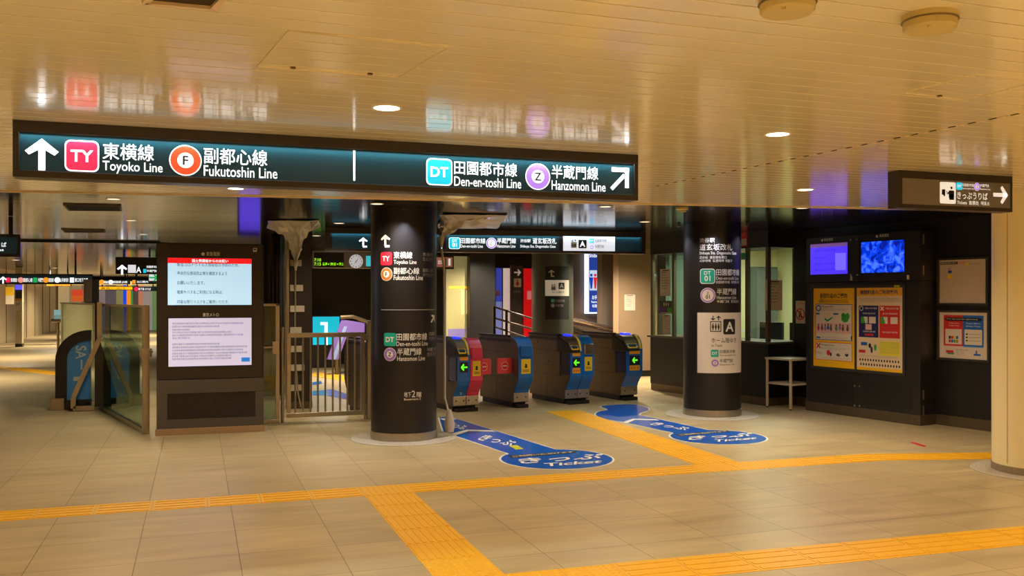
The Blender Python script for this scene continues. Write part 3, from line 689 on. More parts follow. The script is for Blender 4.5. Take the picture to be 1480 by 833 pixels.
b = MB(); b.fbox(f, ax1 - .02, ax1 + .06, gt - .1, gt - .03, -.03, .045, STEEL); b.tube([f.map(ax1, .2, 0), f.map(ax1, .0, 0)], .012, STEEL); b.build('latch', t, bevel=.004)

# ------------------------------------------------------------------ ticket gates
YF = 2.12
FG = gface(YF)
def gx(u, v=545): return FG.px(u, v)[0]
PROF = [(.13, .075), (.13, .22), (.11, .27), (.03, .38), (.0, .44), (.0, .80), (.012, .87), (.045, .94), (.10, .99), (.17, 1.015)]
def profile(L, off=0.0):
    p = [(s, z) for s, z in PROF]
    return p + [(L - s, z) for s, z in reversed(PROF)]
def bandpts(i0, i1, t):      # strip following the nose, thickness t
    P = PROF[i0:i1]; out = []
    for i, (s, z) in enumerate(P):
        q0, q1 = P[max(0, i - 1)], P[min(len(P) - 1, i + 1)]; d = V((q1[0] - q0[0], q1[1] - q0[1])).normalized()
        out.append((s - d.y * t, z + d.x * t))
    return P + out[::-1]
def gate(label, xl, xr, halves, L=1.32, flap=None, side_flap=True):
    t = thing('ticket_gate', label, 'ticket gate', Gw((xl + xr) / 2, YF, 0), GA, 'ticket gates in the row')
    fs = Flat(Gw(xl, YF), YG, (0, 0, 1), -XG)      # side frame: a = depth, b = height, c = out to the left (so -c is across)
    w = xr - xl
    b = MB(); b.prism(fs, profile(L), 0, -w, STEELD); b.build('body', t, bevel=.008)
    b = MB(); b.prism(fs, [(.19, 0), (.19, .076), (L - .19, .076), (L - .19, 0)], -.015, -w + .015, RUBBER); b.prism(fs, [(.07, 0), (.07, .05), (.2, .05), (.2, 0)], -.03, -w + .03, RUBBER); b.build('base', t)
    b = MB()
    for z0, a0, a1 in ((.79, .38, L - .06), (.56, .38, L - .05), (.42, .1, L - .1)): b.fbox(fs, a0, a1, z0, z0 + .006, -.002, .0015, BLACK)
    b.fbox(fs, .66, .665, .09, .42, -.002, .0015, BLACK)
    b.build('side_seams', t)
    for a_, z_ in ((.62, .62), (.95, .9), (.98, .5)):
        b = MB(); b.fbox(fs, a_ - .02, a_ + .02, z_ - .012, z_ + .012, 0, .004, BLACK); b.disc(fs, a_ + .012, z_, .008, .005, STEELF, n=10); b.build('lock', t)
    b = MB(); b.prism(fs, [(.3, 1.01), (.34, 1.045), (L - .1, 1.045), (L - .05, 1.01)], -.01, -.055, RUBBER); b.fbox(fs, .24, L - .12, .945, .99, -.002, .004, RUBBER); b.build('top_rail', t, bevel=.003)
    if side_flap:
        b = MB(); b.fbox(fs, .02, .24, .44, .76, -.01, .012, GNAVY); b.build('flap_window', t, bevel=.004)
        b = MB(); b.fbox(fs, .245, .275, .42, .78, 0, .012, BLACK); b.build('window_trim', t)
    n = len(halves); hw = w / n
    for i, hv in enumerate(halves):
        c0, c1 = -i * hw - (.004 if i else 0), -(i + 1) * hw + (.004 if i < n - 1 else 0)
        col = hv['col']; top = 7 if hv.get('reader') else len(PROF)
        b = MB(); b.prism(fs, bandpts(1, top, .012), c0, c1, col); b.build('nose_panel', t, bevel=.003)
        b = MB(); b.prism(fs, [(.118, .085), (.118, .215), (.145, .215), (.145, .085)], c0 + .0, c1, STEELF)
        o = b.build('foot_plate', t, bevel=.003)
        cc = (c0 + c1) / 2
        ff = Flat(Gw(xl - cc, YF), XG)                # front frame: a across from the half's middle
        b = MB()
        for q in (-.3, .3): b.disc(ff, q * hw, .15, .012, -.116, mat('screw_dark', (60, 56, 52), .4, .8), n=10)
        b.build('screws', o, fix=False)
        if hv.get('reader'):
            b = MB(); b.prism(fs, [(-.03, .775), (-.04, .80), (.035, .90), (.31, 1.0), (.34, 1.03), (.36, 1.03), (.36, .775)], c0 + .012, c1 + hw * .22, RUBBER); rd = b.build('reader_console', t, bevel=.008)
            sl = Flat(fs.map(.035, .90, cc + hw * .12), XG, (fs.map(.31, 1.0, 0) - fs.map(.035, .90, 0)))
            b = MB(); b.rrect(sl, -hw * .1, .1, hw * .5, .16, .03, .004, LEDB, .006); b.build('reader_pad', t)
            b = MB(); b.prism(fs, [(.08, .92), (.13, .985), (.22, 1.04), (.34, 1.045), (.34, .92)], (c0 + c1) / 2 + hw * .08, c1 + hw * .22, LEDB); b.build('reader_dome', t, bevel=.01)
            sl = Flat(fs.map(-.04, .80, cc + hw * .12), XG, (fs.map(.035, .90, 0) - fs.map(-.04, .80, 0)))
            b = MB(); b.rrect(sl, 0, .07, hw * .62, .095, .02, .004, YSTK, .006); b.rrect(sl, 0, .07, hw * .46, .055, .012, .0055, BLACK); b.build('ticket_slot', t)
            b = MB(); b.prism(fs, bandpts(5, len(PROF), .014), c1 + hw * .2, c1 + hw * .06, YSTK); b.build('yellow_edge', t)
            b = MB(); b.prism(fs, bandpts(4, len(PROF), .012), c1 + hw * .05, c1, col); b.build('edge_trim', t)
            b = MB(); b.fbox(ff, -hw * .32, hw * .32, .56, .7, .012, .016, INK); ar = b.build('display', t)
            b = MB(); arrow(b, ff, 0, .63, .1, ARROW, -90, .0175); b.build('green_arrow', ar, fix=False)
            b = MB(); b.fbox(ff, -hw * .33, hw * .33, .725, .775, .01, .0145, mat('amber_sticker', (236, 168, 40), .5)); b.build('sticker', t)
        else:
            zc = .81
            b = MB(); b.fbox(ff, -hw * .42, hw * .36, .745, .905, -.02, .045, hv.get('box', col)); b.build('exit_reader_box', t, bevel=.012)
        if hv.get('sticker'):
            z0, z1 = hv['sticker']; b = MB(); b.fbox(ff, -hw * .32, hw * .32, z0, z1, .012, .0145, YSTK if z1 - z0 > .15 else mat('amber_sticker', (236, 168, 40), .5))
            s_ = b.build('sticker', t); b = MB()
            if z1 - z0 > .15:
                b.disc(ff, 0, (z0 + z1) / 2 + .02, .018, .016, INK, n=10); b.rect(ff, -.02, .02, (z0 + z1) / 2 - .02, (z0 + z1) / 2 + .005, .016, INK)
                for q in (-.05, -.07): b.rect(ff, -hw * .22, hw * .22, (z0 + z1) / 2 + q - .004, (z0 + z1) / 2 + q + .004, .016, INK)
            else:
                for q in (-.2, 0, .2): b.disc(ff, q * hw, (z0 + z1) / 2, .014, .016, mat('orange_print', (200, 90, 20), .5), n=8)
            b.build('sticker_print', s_, fix=False)
        if hv.get('mark'): b = MB(); b.ctext(ff, hv['mark'], 0, .26, .03, WHITE, -.09, .02); b.build('number', t, fix=False)
    if flap:
        sd, ln = flap
        y = YF + .2; ffl = gface(y); x0 = xr if sd > 0 else xl - ln; x1_ = xr + ln if sd > 0 else xl
        b = MB(); b.rrect(ffl, (x0 + x1_) / 2, .61, ln, .225, .025, .02, FLAPP, .03); fl = b.build('flap', t, bevel=.004)
        b = MB(); b.disc(ffl, (x0 + x1_) / 2, .61, .058, .0215, WHITE); b.disc(ffl, (x0 + x1_) / 2, .61, .052, .0225, RED_P); b.rect(ffl, (x0 + x1_) / 2 - .038, (x0 + x1_) / 2 + .038, .602, .618, .0235, WHITE); b.build('no_entry_mark', fl, fix=False)
    return t
B_ = dict(col=GBLUE)
gate('double ticket gate with blue and pink nose panels beside the black column', gx(661), gx(697), [dict(col=GBLUE, reader=1, mark='2'), dict(col=GPINK, sticker=(.5, .71))], flap=(1, .24))
gate('single blue ticket gate with a pink flap and no green arrow', gx(749), gx(770), [dict(col=GBLUE, sticker=(.5, .71))], flap=(-1, .24), side_flap=False)
gate('double blue ticket gate in the middle with one green arrow', gx(824), gx(858), [dict(col=GBLUE, reader=1, sticker=(.47, .55)), dict(col=GBLUE, box=STEEL, sticker=(.5, .71))])
gate('single blue ticket gate with green arrow next to the office counter', gx(905), gx(928), [dict(col=GBLUE, reader=1, sticker=(.47, .55))])
gate('dark ticket gate seen behind the barred steel gate', gx(541), gx(565), [dict(col=GBLUE, reader=1)], L=1.2)

# ------------------------------------------------------------------ the gate sign
pL, pR = V((1.70, 12.93, 0)), V((6.36, 12.28, 0))
f = Flat(pL, pR - pL); LS = (pR - pL).length
gs = thing('gate_sign', 'long black lit sign above the ticket gates with white elevator section', 'sign', (pL + pR) / 2 + V((0, 0, H)), math.atan2((pR - pL).y, (pR - pL).x))
zb, zt = 2.25, H
b = MB(); b.fbox(f, 0, LS, zb, zt, -.16, -.008, BLACK)
pz0, pz1 = f.px(700, 361.5)[1], f.px(700, 340)[1]
for q in ((0, LS, pz1, zt), (0, LS, zb, pz0), (0, .06, pz0, pz1), (LS - .06, LS, pz0, pz1)): b.fbox(f, *q, -.008, .01, FRAME)
b.build('frame', gs, bevel=.003)
segs = [f.px(u, 350)[0] for u in (480, 634, 645, 808, 814, 889, 890, 926)]
for k in (0, 2, 6):
    b = MB(); b.rect(f, segs[k], segs[k + 1], pz0, pz1, -.006, SFACE); b.build('face_panel', gs, fix=False)
b = MB(); b.rect(f, segs[4], segs[5], pz0, pz1, -.004, mat('lit_pale_panel', (226, 228, 236), .4, emit=.85)); wp = b.build('face_panel', gs, fix=False); wp['label'] = 'white lit elevator section'
lt = bpy.data.lights.new('tube', 'AREA'); lt.shape = 'RECTANGLE'; lt.size = LS - .15; lt.size_y = .012; lt.energy = 5; lt.color = (.5, .85, 1); lt.spread = math.radians(120)
o = bpy.data.objects.new('tube', lt); sc.collection.objects.link(o); o.parent = gs; o.location = (0, -.003, pz1 - H - .001)
b = MB(); a, z = f.px(525, 351); hook_arrow(b, f, a, z, .15, WHITE_E, -.003); b.build('arrow', gs, fix=False)
b = MB(); a, z = f.px(638.5, 350); b.rect(f, a - .006, a + .006, pz0 + .01, pz1, -.003, WHITE_E); b.build('divider_line', gs, fix=False)
a, z, w, h = pxc(f, 650, 343, 664, 360.5); sq_badge(gs, f, a, z, h * .95, CYAN_E, ['DT', '01'], WHITE_E, True, -.003)
a, z = f.px(710.4, 351.6); rd_badge(gs, f, a, z, .078, PUR_E, ['Z', '01'], WHITE_E, .7, -.003)
b = MB()
for t_, u0, v0, u1, v1 in (('田園都市線', 665.6, 344, 701.6, 352), ('Den-en-toshi Line', 665.6, 353.5, 698, 358), ('半蔵門線', 718.5, 344, 746, 352), ('Hanzomon Line', 718.5, 353.5, 745, 358), ('渋谷駅', 752, 345.5, 767, 350.5),
                           ('道玄坂改札', 770, 344, 804.5, 352.5), ('Shibuya Sta. Dogenzaka Gate', 752, 354, 803, 359)):
    b = MB(); b.pxtext(f, t_, u0, v0, u1, v1, WHITE_E, -.003); b.build('lettering', gs, fix=False)
b = MB(); a, z = f.px(829.5, 352); elevator(b, f, a, z, .085, INK, WHITE, -.003); a, z = f.px(842, 353); b.rrect(f, a, z, .125, .125, .012, -.003, INK); b.ctext(f, 'A', a, z, .08, WHITE_E, -.002, .02)
b.pxtext(f, '田園都市線', 860, 345, 877, 350, GREYT, -.003); b.pxtext(f, '半蔵門線', 860, 354, 873, 359, GREYT, -.003); b.build('panel_print', wp, fix=False)
a, z = f.px(855.3, 348.3); sq_badge(wp, f, a, z, .065, CYAN_E, ['DT'], WHITE_E, False, -.002); a, z = f.px(855.3, 357.5); rd_badge(wp, f, a, z, .034, PUR_E, ['Z'], WHITE_E, .5, -.002)

# ------------------------------------------------------------------ notice cabinet with twin screens
f = gface(0); fB = Flat(Gw(0, 0), -YG)      # board front faces -x' : across runs along -y'
LB, DB = 1.84, .31
nb = thing('notice_cabinet', 'large black cabinet with twin blue screens and two yellow posters', 'notice board', Gw(0, -LB / 2), GA - math.pi / 2)
CB = mat('cabinet_black', (36, 34, 35), .36)
b = MB(); b.fbox(fB, 0, LB, .13, 1.806, -DB, 0, CB); b.build('body', nb, bevel=.006)
b = MB(); b.fbox(fB, 0, LB / 2 - .003, 1.812, 2.44, -DB, .0, CB); b.fbox(fB, LB / 2 + .003, LB, 1.812, 2.44, -DB, .0, CB); b.build('screen_housing', nb, bevel=.006)
b = MB(); b.fbox(fB, -.004, LB + .004, 0, .13, -DB, .006, STEELD); b.build('plinth', nb, bevel=.003)
SA = mat('screen_violet', (78, 52, 248), .2, emit=1.0); SB = bpy.data.materials.new('screen_blue_picture'); SB.use_nodes = True
N = SB.node_tree.nodes; L = SB.node_tree.links; bs = N['Principled BSDF']; bs.inputs['Roughness'].default_value = .2; bs.inputs['Base Color'].default_value = (.01, .01, .03, 1)
tc = N.new('ShaderNodeTexCoord'); nz = N.new('ShaderNodeTexNoise'); nz.inputs['Scale'].default_value = 9; nz.inputs['Detail'].default_value = 3; nz.inputs['Distortion'].default_value = 1.2
cr = N.new('ShaderNodeValToRGB'); cr.color_ramp.elements[0].position = .38; cr.color_ramp.elements[0].color = (.0, .01, .28, 1); cr.color_ramp.elements[1].position = .66; cr.color_ramp.elements[1].color = (.07, .2, 1, 1)
e_ = cr.color_ramp.elements.new(.5); e_.color = (.0, .05, .95, 1)
L.new(tc.outputs['Object'], nz.inputs[0]); L.new(nz.outputs[0], cr.inputs[0]); L.new(cr.outputs[0], bs.inputs['Emission Color']); bs.inputs['Emission Strength'].default_value = 1.1
f = fB
s, a, z, w, h = screen(nb, f, 1171.5, 352, 1225, 396.5, SA, 'violet_screen')
b = MB(); b.rect(f, a - w / 2, a + w / 2, z + h / 2 - .05, z + h / 2, .0045, mat('screen_mauve', (120, 80, 150), .2, emit=.7))
MT = mat('screen_dark_violet', (52, 30, 190), .2, emit=.9)
for k, v in enumerate((363, 373, 382, 391)): b.pxtext(f, '電車をご利用のお客様へ'[:11 - k % 3 * 2], 1178, v - 1.6, (1210, 1195, 1208, 1209)[k], v + 1.6, MT, .0045)
b.rect(f, a + w * .18, a + w * .46, z - h * .38, z + h * .17, .0042, mat('screen_light_violet', (112, 100, 250), .2, emit=1.0)); b.build('screen_text', s, fix=False)
screen(nb, f, 1245, 348.5, 1307, 394, SB, 'picture_screen')
b = MB(); b.pxtext(f, '東急電鉄', 1191, 344.8, 1204, 349, WHITE, .002); b.pxtext(f, '東急電鉄', 1271, 338.7, 1285, 343.3, WHITE, .002)
for u, v in ((1188.5, 347.5), (1267.5, 341.8)): a, z = f.px(u, v); b.disc(f, a, z, .018, .002, WHITE, n=12)
b.build('logo_lettering', nb, fix=False)
for u, v in ((1229.5, 347), (1238.5, 346.3), (1230, 397.7), (1239.5, 397.5), (1235.5, 558), (1242.5, 558.5), (1235.5, 586.5), (1242.5, 587)):
    a, z = f.px(u, v); b = MB(); b.disc(f, a, z, .012, .006, STEELF, n=14, t=.006); b.build('lock', nb)
for u, v in ((1230.5, 402.5), (1312.5, 401)):
    a, z = f.px(u, v); b = MB(); b.rect(f, a - .018, a + .018, z - .028, z + .028, .002, TAPE); b.build('tag_sticker', nb, fix=False)
a0, zt_ = f.px(1173, 412); a1, zb_ = f.px(1309, 549.5); _, zb_ = f.px(1173, 535.5)
fr_ = mat('poster_frame_dark', (54, 52, 52), .35)
b = MB(); w_ = .035
zt_ = 1.765; zb_ = .6
for q in ((a0, a1, zt_ - w_, zt_), (a0, a1, zb_, zb_ + w_), (a0, a0 + w_, zb_ + w_, zt_ - w_), (a1 - w_, a1, zb_ + w_, zt_ - w_), ((a0 + a1) / 2 - .012, (a0 + a1) / 2 + .012, zb_ + w_, zt_ - w_)): b.fbox(f, *q, .0, .02, fr_)
b.build('poster_frame', nb, bevel=.003)
for z0, z1 in ((.19, .5),):
    for p0, p1 in ((.06, LB / 2 - .1), (LB / 2 + .1, LB - .12)):
        b = MB(); b.fbox(f, p0, p1, z0, z1, .0, .003, BLACKW)
        for k in range(10): z = z0 + (z1 - z0) * (k + .5) / 10; b.fbox(f, p0 + .01, p1 - .01, z - .006, z + .006, .003, .005, CB)
        b.build('vent_panel', nb)
b = MB(); b.fbox(f, 0, LB, .535, .541, -.001, .0015, BLACKW); b.build('seam', nb)
fe = Flat(Gw(0, -LB), XG)      # the cabinet's end, facing the hall
for v0, v1 in ((339, 353), (384, 398), (564, 578), (587, 601)):
    a, z1 = fe.px(1333, v0); _, z0 = fe.px(1333, v1); b = MB(); b.fbox(fe, .05, .066, z0, z1, 0, .008, STEELF); b.build('hinge', nb)
# posters
YP = mat('poster_yellow', (246, 190, 16), .45); CR = mat('poster_cream', (232, 208, 176), .5); PW = mat('poster_white', (226, 214, 200), .5); NAVY = mat('poster_navy', (26, 32, 96), .5); PRED = mat('poster_red', (206, 40, 42), .5); GRN = mat('poster_green', (60, 168, 70), .5); PPINK = mat('poster_pink', (228, 180, 190), .5)
am = (a0 + a1) / 2
def ptext(b, f, a0, b0, w, h, x0, x1, y0, y1, t, m, bold=.01, c=.012):
    b.text(f, t, a0 + w * x0, a0 + w * x1, b0 + h * y0, b0 + h * y1, m, c, bold)
R_ = random.Random(5)
def junk(n): return ''.join(R_.choice('手回品案内大小乗車券振替輸送利用区間駅列車お客様の中で荷物') for _ in range(n))
p1 = thing('poster', 'yellow luggage poster with green bag pictures inside the black cabinet', 'poster', fB.map((a0 + am) / 2, zb_ + w_, .008), GA - math.pi / 2)
pa0, pw, pb0, ph = a0 + w_ + .006, am - a0 - w_ - .024, zb_ + w_ + .005, zt_ - zb_ - 2 * w_ - .01
b = MB(); b.fbox(f, pa0, pa0 + pw, pb0, pb0 + ph, .004, .008, YP); b.build('sheet', p1)
def R(b, x0, x1, y0, y1, m, c=.01): b.rect(f, pa0 + pw * x0, pa0 + pw * x1, pb0 + ph * y0, pb0 + ph * y1, c, m)
b = MB(); R(b, .05, .95, .34, .80, BLUE_P, .0095); R(b, .065, .935, .348, .792, PW); R(b, .05, .95, .085, .315, mat('poster_orange', (224, 96, 40), .5), .0095); R(b, .065, .935, .093, .307, PW); b.build('panels', p1, fix=False)
b = MB(); ptext(b, f, pa0, pb0, pw, ph, .17, .83, .875, .935, '手回り品のご案内', INK, .02)
for y in (.82, .84): ptext(b, f, pa0, pb0, pw, ph, .14, .86, y, y + .012, junk(26), INK, 0)
ptext(b, f, pa0, pb0, pw, ph, .2, .5, .755, .778, '持ち込めるもの', INK, .02); ptext(b, f, pa0, pb0, pw, ph, .2, .52, .265, .288, '持ち込めないもの', INK, .02)
for y, x1 in ((.735, .88), (.72, .8), (.375, .85), (.36, .8), (.24, .9), (.225, .8), (.11, .9), (.05, .5)): ptext(b, f, pa0, pb0, pw, ph, .2, x1, y, y + .01, junk(24), GREYT, 0)
b.build('lettering', p1, fix=False)
b = MB(); b.ring(f, pa0 + pw * .13, pb0 + ph * .745, .028, .045, .011, BLUE_P)
for g in (45, -45):
    q = math.radians(g); x, y = pa0 + pw * .13, pb0 + ph * .265; l, t_ = .05, .01
    b.poly(f, [(x + l * math.cos(q) - t_ * math.sin(q), y + l * math.sin(q) + t_ * math.cos(q)), (x + l * math.cos(q) + t_ * math.sin(q), y + l * math.sin(q) - t_ * math.cos(q)), (x - l * math.cos(q) + t_ * math.sin(q), y - l * math.sin(q) - t_ * math.cos(q)), (x - l * math.cos(q) - t_ * math.sin(q), y - l * math.sin(q) + t_ * math.cos(q))], .011, PRED)
def pic(x, y, rx, ry, m, c=.011): b.disc(f, pa0 + pw * x, pb0 + ph * y, pw * rx, c, m, rb=ph * ry, n=14)
R(b, .08, .5, .43, .56, PPINK, .0105); R(b, .52, .92, .43, .56, PPINK, .0105)
b.poly(f, [(pa0 + pw * x, pb0 + ph * y) for x, y in ((.28, .6), (.36, .575), (.48, .62), (.48, .64), (.36, .6), (.29, .625))], .011, TEAL_P); b.poly(f, [(pa0 + pw * x, pb0 + ph * y) for x, y in ((.27, .63), (.36, .605), (.46, .645), (.38, .68))], .0112, CR)
pic(.78, .62, .09, .05, GRN); pic(.74, .66, .05, .03, GRN); pic(.84, .65, .05, .04, GRN)
for x, y, m_ in ((.13, .5, PRED), (.22, .5, BROWNW), (.3, .5, PUR_P), (.37, .51, BLUE_P), (.44, .5, BROWNW), (.57, .5, GRN), (.66, .51, PUR_P), (.73, .5, BROWNW), (.84, .5, BROWNW)): pic(x, y + .03, .02, .014, BROWNW); pic(x, y - .01, .03, .03, m_)
R(b, .07, .16, .665, .685, BLUE_P, .0112); R(b, .5, .62, .665, .685, BLUE_P, .0112); R(b, .08, .18, .36, .38, BLUE_P, .0112)
for x in (.12, .17, .22): b.poly(f, [(pa0 + pw * (x - .05), pb0 + ph * .19), (pa0 + pw * x, pb0 + ph * .15), (pa0 + pw * (x + .01), pb0 + ph * .155), (pa0 + pw * (x - .04), pb0 + ph * .195)], .011, GREYT)
pic(.38, .18, .045, .035, PRED); pic(.44, .16, .02, .025, INK); pic(.62, .16, .05, .02, BROWNW); pic(.65, .185, .015, .03, CR); pic(.82, .17, .04, .025, INK); pic(.82, .195, .03, .02, CR); pic(.93, .38, .012, .03, INK)
b.build('pictures', p1, fix=False)
p2 = thing('poster', 'cream poster with navy and red blocks inside the black cabinet', 'poster', fB.map((am + a1) / 2, zb_ + w_, .008), GA - math.pi / 2)
pa0, pw = am + .018, a1 - am - w_ - .024
b = MB(); b.fbox(f, pa0, pa0 + pw, pb0, pb0 + ph, .004, .008, CR); b.build('sheet', p2)
b = MB(); R(b, 0, 1, .9, 1, mat('poster_amber', (240, 178, 60), .5)); R(b, 0, 1, 0, .035, YP); R(b, .05, .49, .4, .785, NAVY); R(b, .51, .95, .4, .785, PRED); R(b, .5, .95, .19, .36, mat('poster_lemon', (232, 220, 50), .5)); b.build('panels', p2, fix=False)
b = MB(); ptext(b, f, pa0, pb0, pw, ph, .08, .9, .92, .975, '振替輸送のご利用案内', NAVY, .02)
for y in (.865, .848, .83): ptext(b, f, pa0, pb0, pw, ph, .06, .95, y, y + .011, junk(34), GREYT, 0)
ptext(b, f, pa0, pb0, pw, ph, .18, .46, .74, .765, 'ご利用いただける場合', WHITE, .01); ptext(b, f, pa0, pb0, pw, ph, .64, .93, .74, .765, 'ご利用いただけない場合', WHITE, .01)
for x0, x1 in ((.14, .42), (.58, .9)):
    for y in (.68, .46): ptext(b, f, pa0, pb0, pw, ph, x0, x1, y, y + .02, junk(9), WHITE, .01)
for y in (.34, .32, .3, .28, .26, .24, .22): ptext(b, f, pa0, pb0, pw, ph, .53, .92, y, y + .01, junk(18), GREYT, 0)
for y in (.175, .16): ptext(b, f, pa0, pb0, pw, ph, .06, .9, y, y + .009, junk(30), GREYT, 0)
b.build('lettering', p2, fix=False)
b = MB(); b.ring(f, pa0 + pw * .11, pb0 + ph * .75, .022, .032, .011, WHITE)
b.ctext(f, '×', pa0 + pw * .57, pb0 + ph * .75, .06, WHITE, .011, .04)
for x in (.1, .28, .54, .75): R(b, x, x + .15, .57, .65, PW, .0105)
for x in (.1, .54): b.poly(f, [(pa0 + pw * x, pb0 + ph * .57), (pa0 + pw * (x + .1), pb0 + ph * .57), (pa0 + pw * (x + .06), pb0 + ph * .65), (pa0 + pw * x, pb0 + ph * .65)], .011, GRN)
R(b, .2, .34, .49, .56, PPINK, .0105); R(b, .18, .38, .42, .445, PRED, .0105)
R(b, .05, .2, .21, .245, PRED, .0105); R(b, .1, .24, .3, .34, BLUE_P, .0105); pic(.3, .3, .03, .03, INK); pic(.34, .25, .025, .04, NAVY); pic(.42, .28, .03, .04, GRN); pic(.2, .27, .09, .02, PW)
for r_ in (0, 1):
    for k in range(15): pic(.08 + k * .06 + r_ * .02, .125 - r_ * .055, .016, .016, INK)
b.build('pictures', p2, fix=False)
b = MB(); b.pxrect(fB, 1294, 412.3, 1302, 415.5, mat('lime_tag', (190, 190, 40), .5), .022); b.build('tag_sticker', nb, fix=False)

# ------------------------------------------------------------------ black side wall, whiteboard and poster
xw = DB
b = MB()
b.gbox(xw, xw + .2, -5.2, .52, .12, H + .1, BLACKW); b.build('wall_right', kind='structure')
b = MB(); b.gbox(xw - .012, xw, -5.2, -LB - .0, 0, .13, STEELD); b.gbox(xw - .012, xw, 0.01, .52, 0, .13, STEELD); b.build('baseboard_right', kind='structure')
f = Flat(Gw(xw, -LB), -YG)
def framed(name, label, u0, v0, u1, v1, face, cat):
    t = thing(name, label, cat, f.map(f.px((u0 + u1) / 2, v1)[0], f.px(u0, v1)[1]), GA - math.pi / 2)
    a0, z1 = f.px(u0, v0); a0 = max(a0, .03); a1, z0b = f.px(u1, v1); _, z0 = f.px(u0, v1 - (u1 - u0) * .075); z0 = (z0 + z0b) / 2; z1 = (z1 + f.px(u1, v0 - 1)[1]) / 2
    b = MB(); w = .028
    for q in ((a0, a1, z1 - w, z1), (a0, a1, z0, z0 + w), (a0, a0 + w, z0 + w, z1 - w), (a1 - w, a1, z0 + w, z1 - w)): b.fbox(f, *q, 0, .035, fr_)
    b.build('frame', t, bevel=.003)
    b = MB(); b.fbox(f, a0 + w, a1 - w, z0 + w, z1 - w, .0, .015, face); s = b.build('panel', t)
    return t, s, a0 + w, a1 - w, z0 + w, z1 - w
t, s, a0, a1, z0, z1 = framed('whiteboard', 'blank framed whiteboard on the black wall above the red and blue poster', 1347, 373, 1430, 445, mat('whiteboard_white', (214, 196, 182), .22, coat=.3), 'whiteboard')
b = MB(); w, h = a1 - a0, z1 - z0
b.rect(f, a0 + .02 * w, a0 + .4 * w, z1 - .1 * h, z1 - .04 * h, .0165, INK); b.text(f, '電車の運行情報のお知らせ', a0 + .04 * w, a0 + .38 * w, z1 - .09 * h, z1 - .05 * h, WHITE, .0175); b.rect(f, a0 + .42 * w, a0 + .55 * w, z1 - .1 * h, z1 - .04 * h, .0165, mat('pink_note', (222, 150, 130), .5))
b.rect(f, a0 + .57 * w, a0 + .63 * w, z1 - .13 * h, z1 - .08 * h, .0165, YSTK); b.text(f, '運転見合わせ 遅延', a0 + .64 * w, a0 + .88 * w, z1 - .12 * h, z1 - .085 * h, GREYT, .0165)
b.rect(f, a0 + .19 * w, a0 + .27 * w, z1 - .3 * h, z1 - .24 * h, .0165, BLUE_P); b.disc(f, a0 + .22 * w, z1 - .38 * h, .03, .0165, YSTK, n=14); b.disc(f, a0 + .22 * w, z1 - .2 * h, .012, .0165, PUR_P, n=10); b.build('magnets', s, fix=False)
t, s, a0, a1, z0, z1 = framed('framed_poster', 'framed red and blue day pass poster below the whiteboard', 1347, 449, 1432, 525, mat('poster_paper', (222, 206, 194), .5), 'poster')
w, h = a1 - a0, z1 - z0; b = MB(); X = lambda x: a0 + w * x; Y_ = lambda y: z0 + h * y
PB = mat('poster_blue', (16, 100, 200), .5)
b.rect(f, X(.09), X(.5), Y_(.27), Y_(.94), .0165, PRED); b.rect(f, X(.5), X(.92), Y_(.27), Y_(.94), .0165, PB); b.rect(f, X(.09), X(.5), Y_(.25), Y_(.27), .0165, PPINK); b.rect(f, X(.5), X(.92), Y_(.25), Y_(.27), .0165, mat('poster_sky', (120, 180, 220), .5)); b.build('colour_fields', s, fix=False)
b = MB(); b.rrect(f, X(.5), Y_(.85), w * .76, h * .075, .02, .0175, INK); b.rrect(f, X(.3), Y_(.47), w * .35, h * .33, .01, .0175, PW); b.rrect(f, X(.71), Y_(.47), w * .36, h * .33, .01, .0175, PW)
for i, m_ in enumerate((PRED, PB, GRN, ORG_P, NAVY, PRED, YSTK, BLUE_P)): b.rect(f, X(.2 + (i % 4) * .052), X(.245 + (i % 4) * .052), Y_(.34 + (i // 4) * .08), Y_(.405 + (i // 4) * .08), .0185, m_)
for y in (.52, .45, .38): b.rect(f, X(.56), X(.6), Y_(y), Y_(y + .03), .0185, INK); b.rect(f, X(.62), X(.86), Y_(y + .01), Y_(y + .02), .0185, GREYT)
b.rrect(f, X(.22), Y_(.14), w * .16, h * .06, .006, .0175, PRED); b.rrect(f, X(.24), Y_(.1), w * .14, h * .04, .006, .0174, TEAL_P); b.rect(f, X(.72), X(.86), Y_(.08), Y_(.12), .0175, PB); b.rect(f, X(.76), X(.79), Y_(.1), Y_(.19), .0175, PB); b.build('pictures', s, fix=False)
b = MB(); b.text(f, 'One day pass for sightseeing', X(.15), X(.8), Y_(.835), Y_(.87), WHITE, .0185); b.text(f, 'Tokyu Line', X(.2), X(.42), Y_(.745), Y_(.78), WHITE, .0175); b.text(f, '1-Day Pass', X(.2), X(.42), Y_(.69), Y_(.725), WHITE, .0175)
b.text(f, 'Tokyo Metro', X(.56), X(.86), Y_(.745), Y_(.78), WHITE, .0175); b.text(f, '24-hour Ticket', X(.56), X(.86), Y_(.69), Y_(.725), WHITE, .0175)
b.text(f, '販売場所のご案内', X(.36), X(.62), Y_(.18), Y_(.2), INK, .0175)
for y in (.15, .125, .1, .075): b.text(f, '駅窓口 券売機', X(.36), X(.52), Y_(y), Y_(y + .014), GREYT, .0175)
b.build('lettering', s, fix=False)
t = thing('warning_sign', 'small white and red no entry notice on the black wall beside the cabinet', 'notice', Gw(xw, .1, 1.2), GA - math.pi / 2)
a0, z1 = f.px(1150.5, 435); a1, z0 = f.px(1164, 468)
b = MB(); b.fbox(f, a0, a1, z0, z1, 0, .006, PW); s = b.build('plate', t); b = MB(); am_, zm = (a0 + a1) / 2, (z0 + z1) / 2 - .03
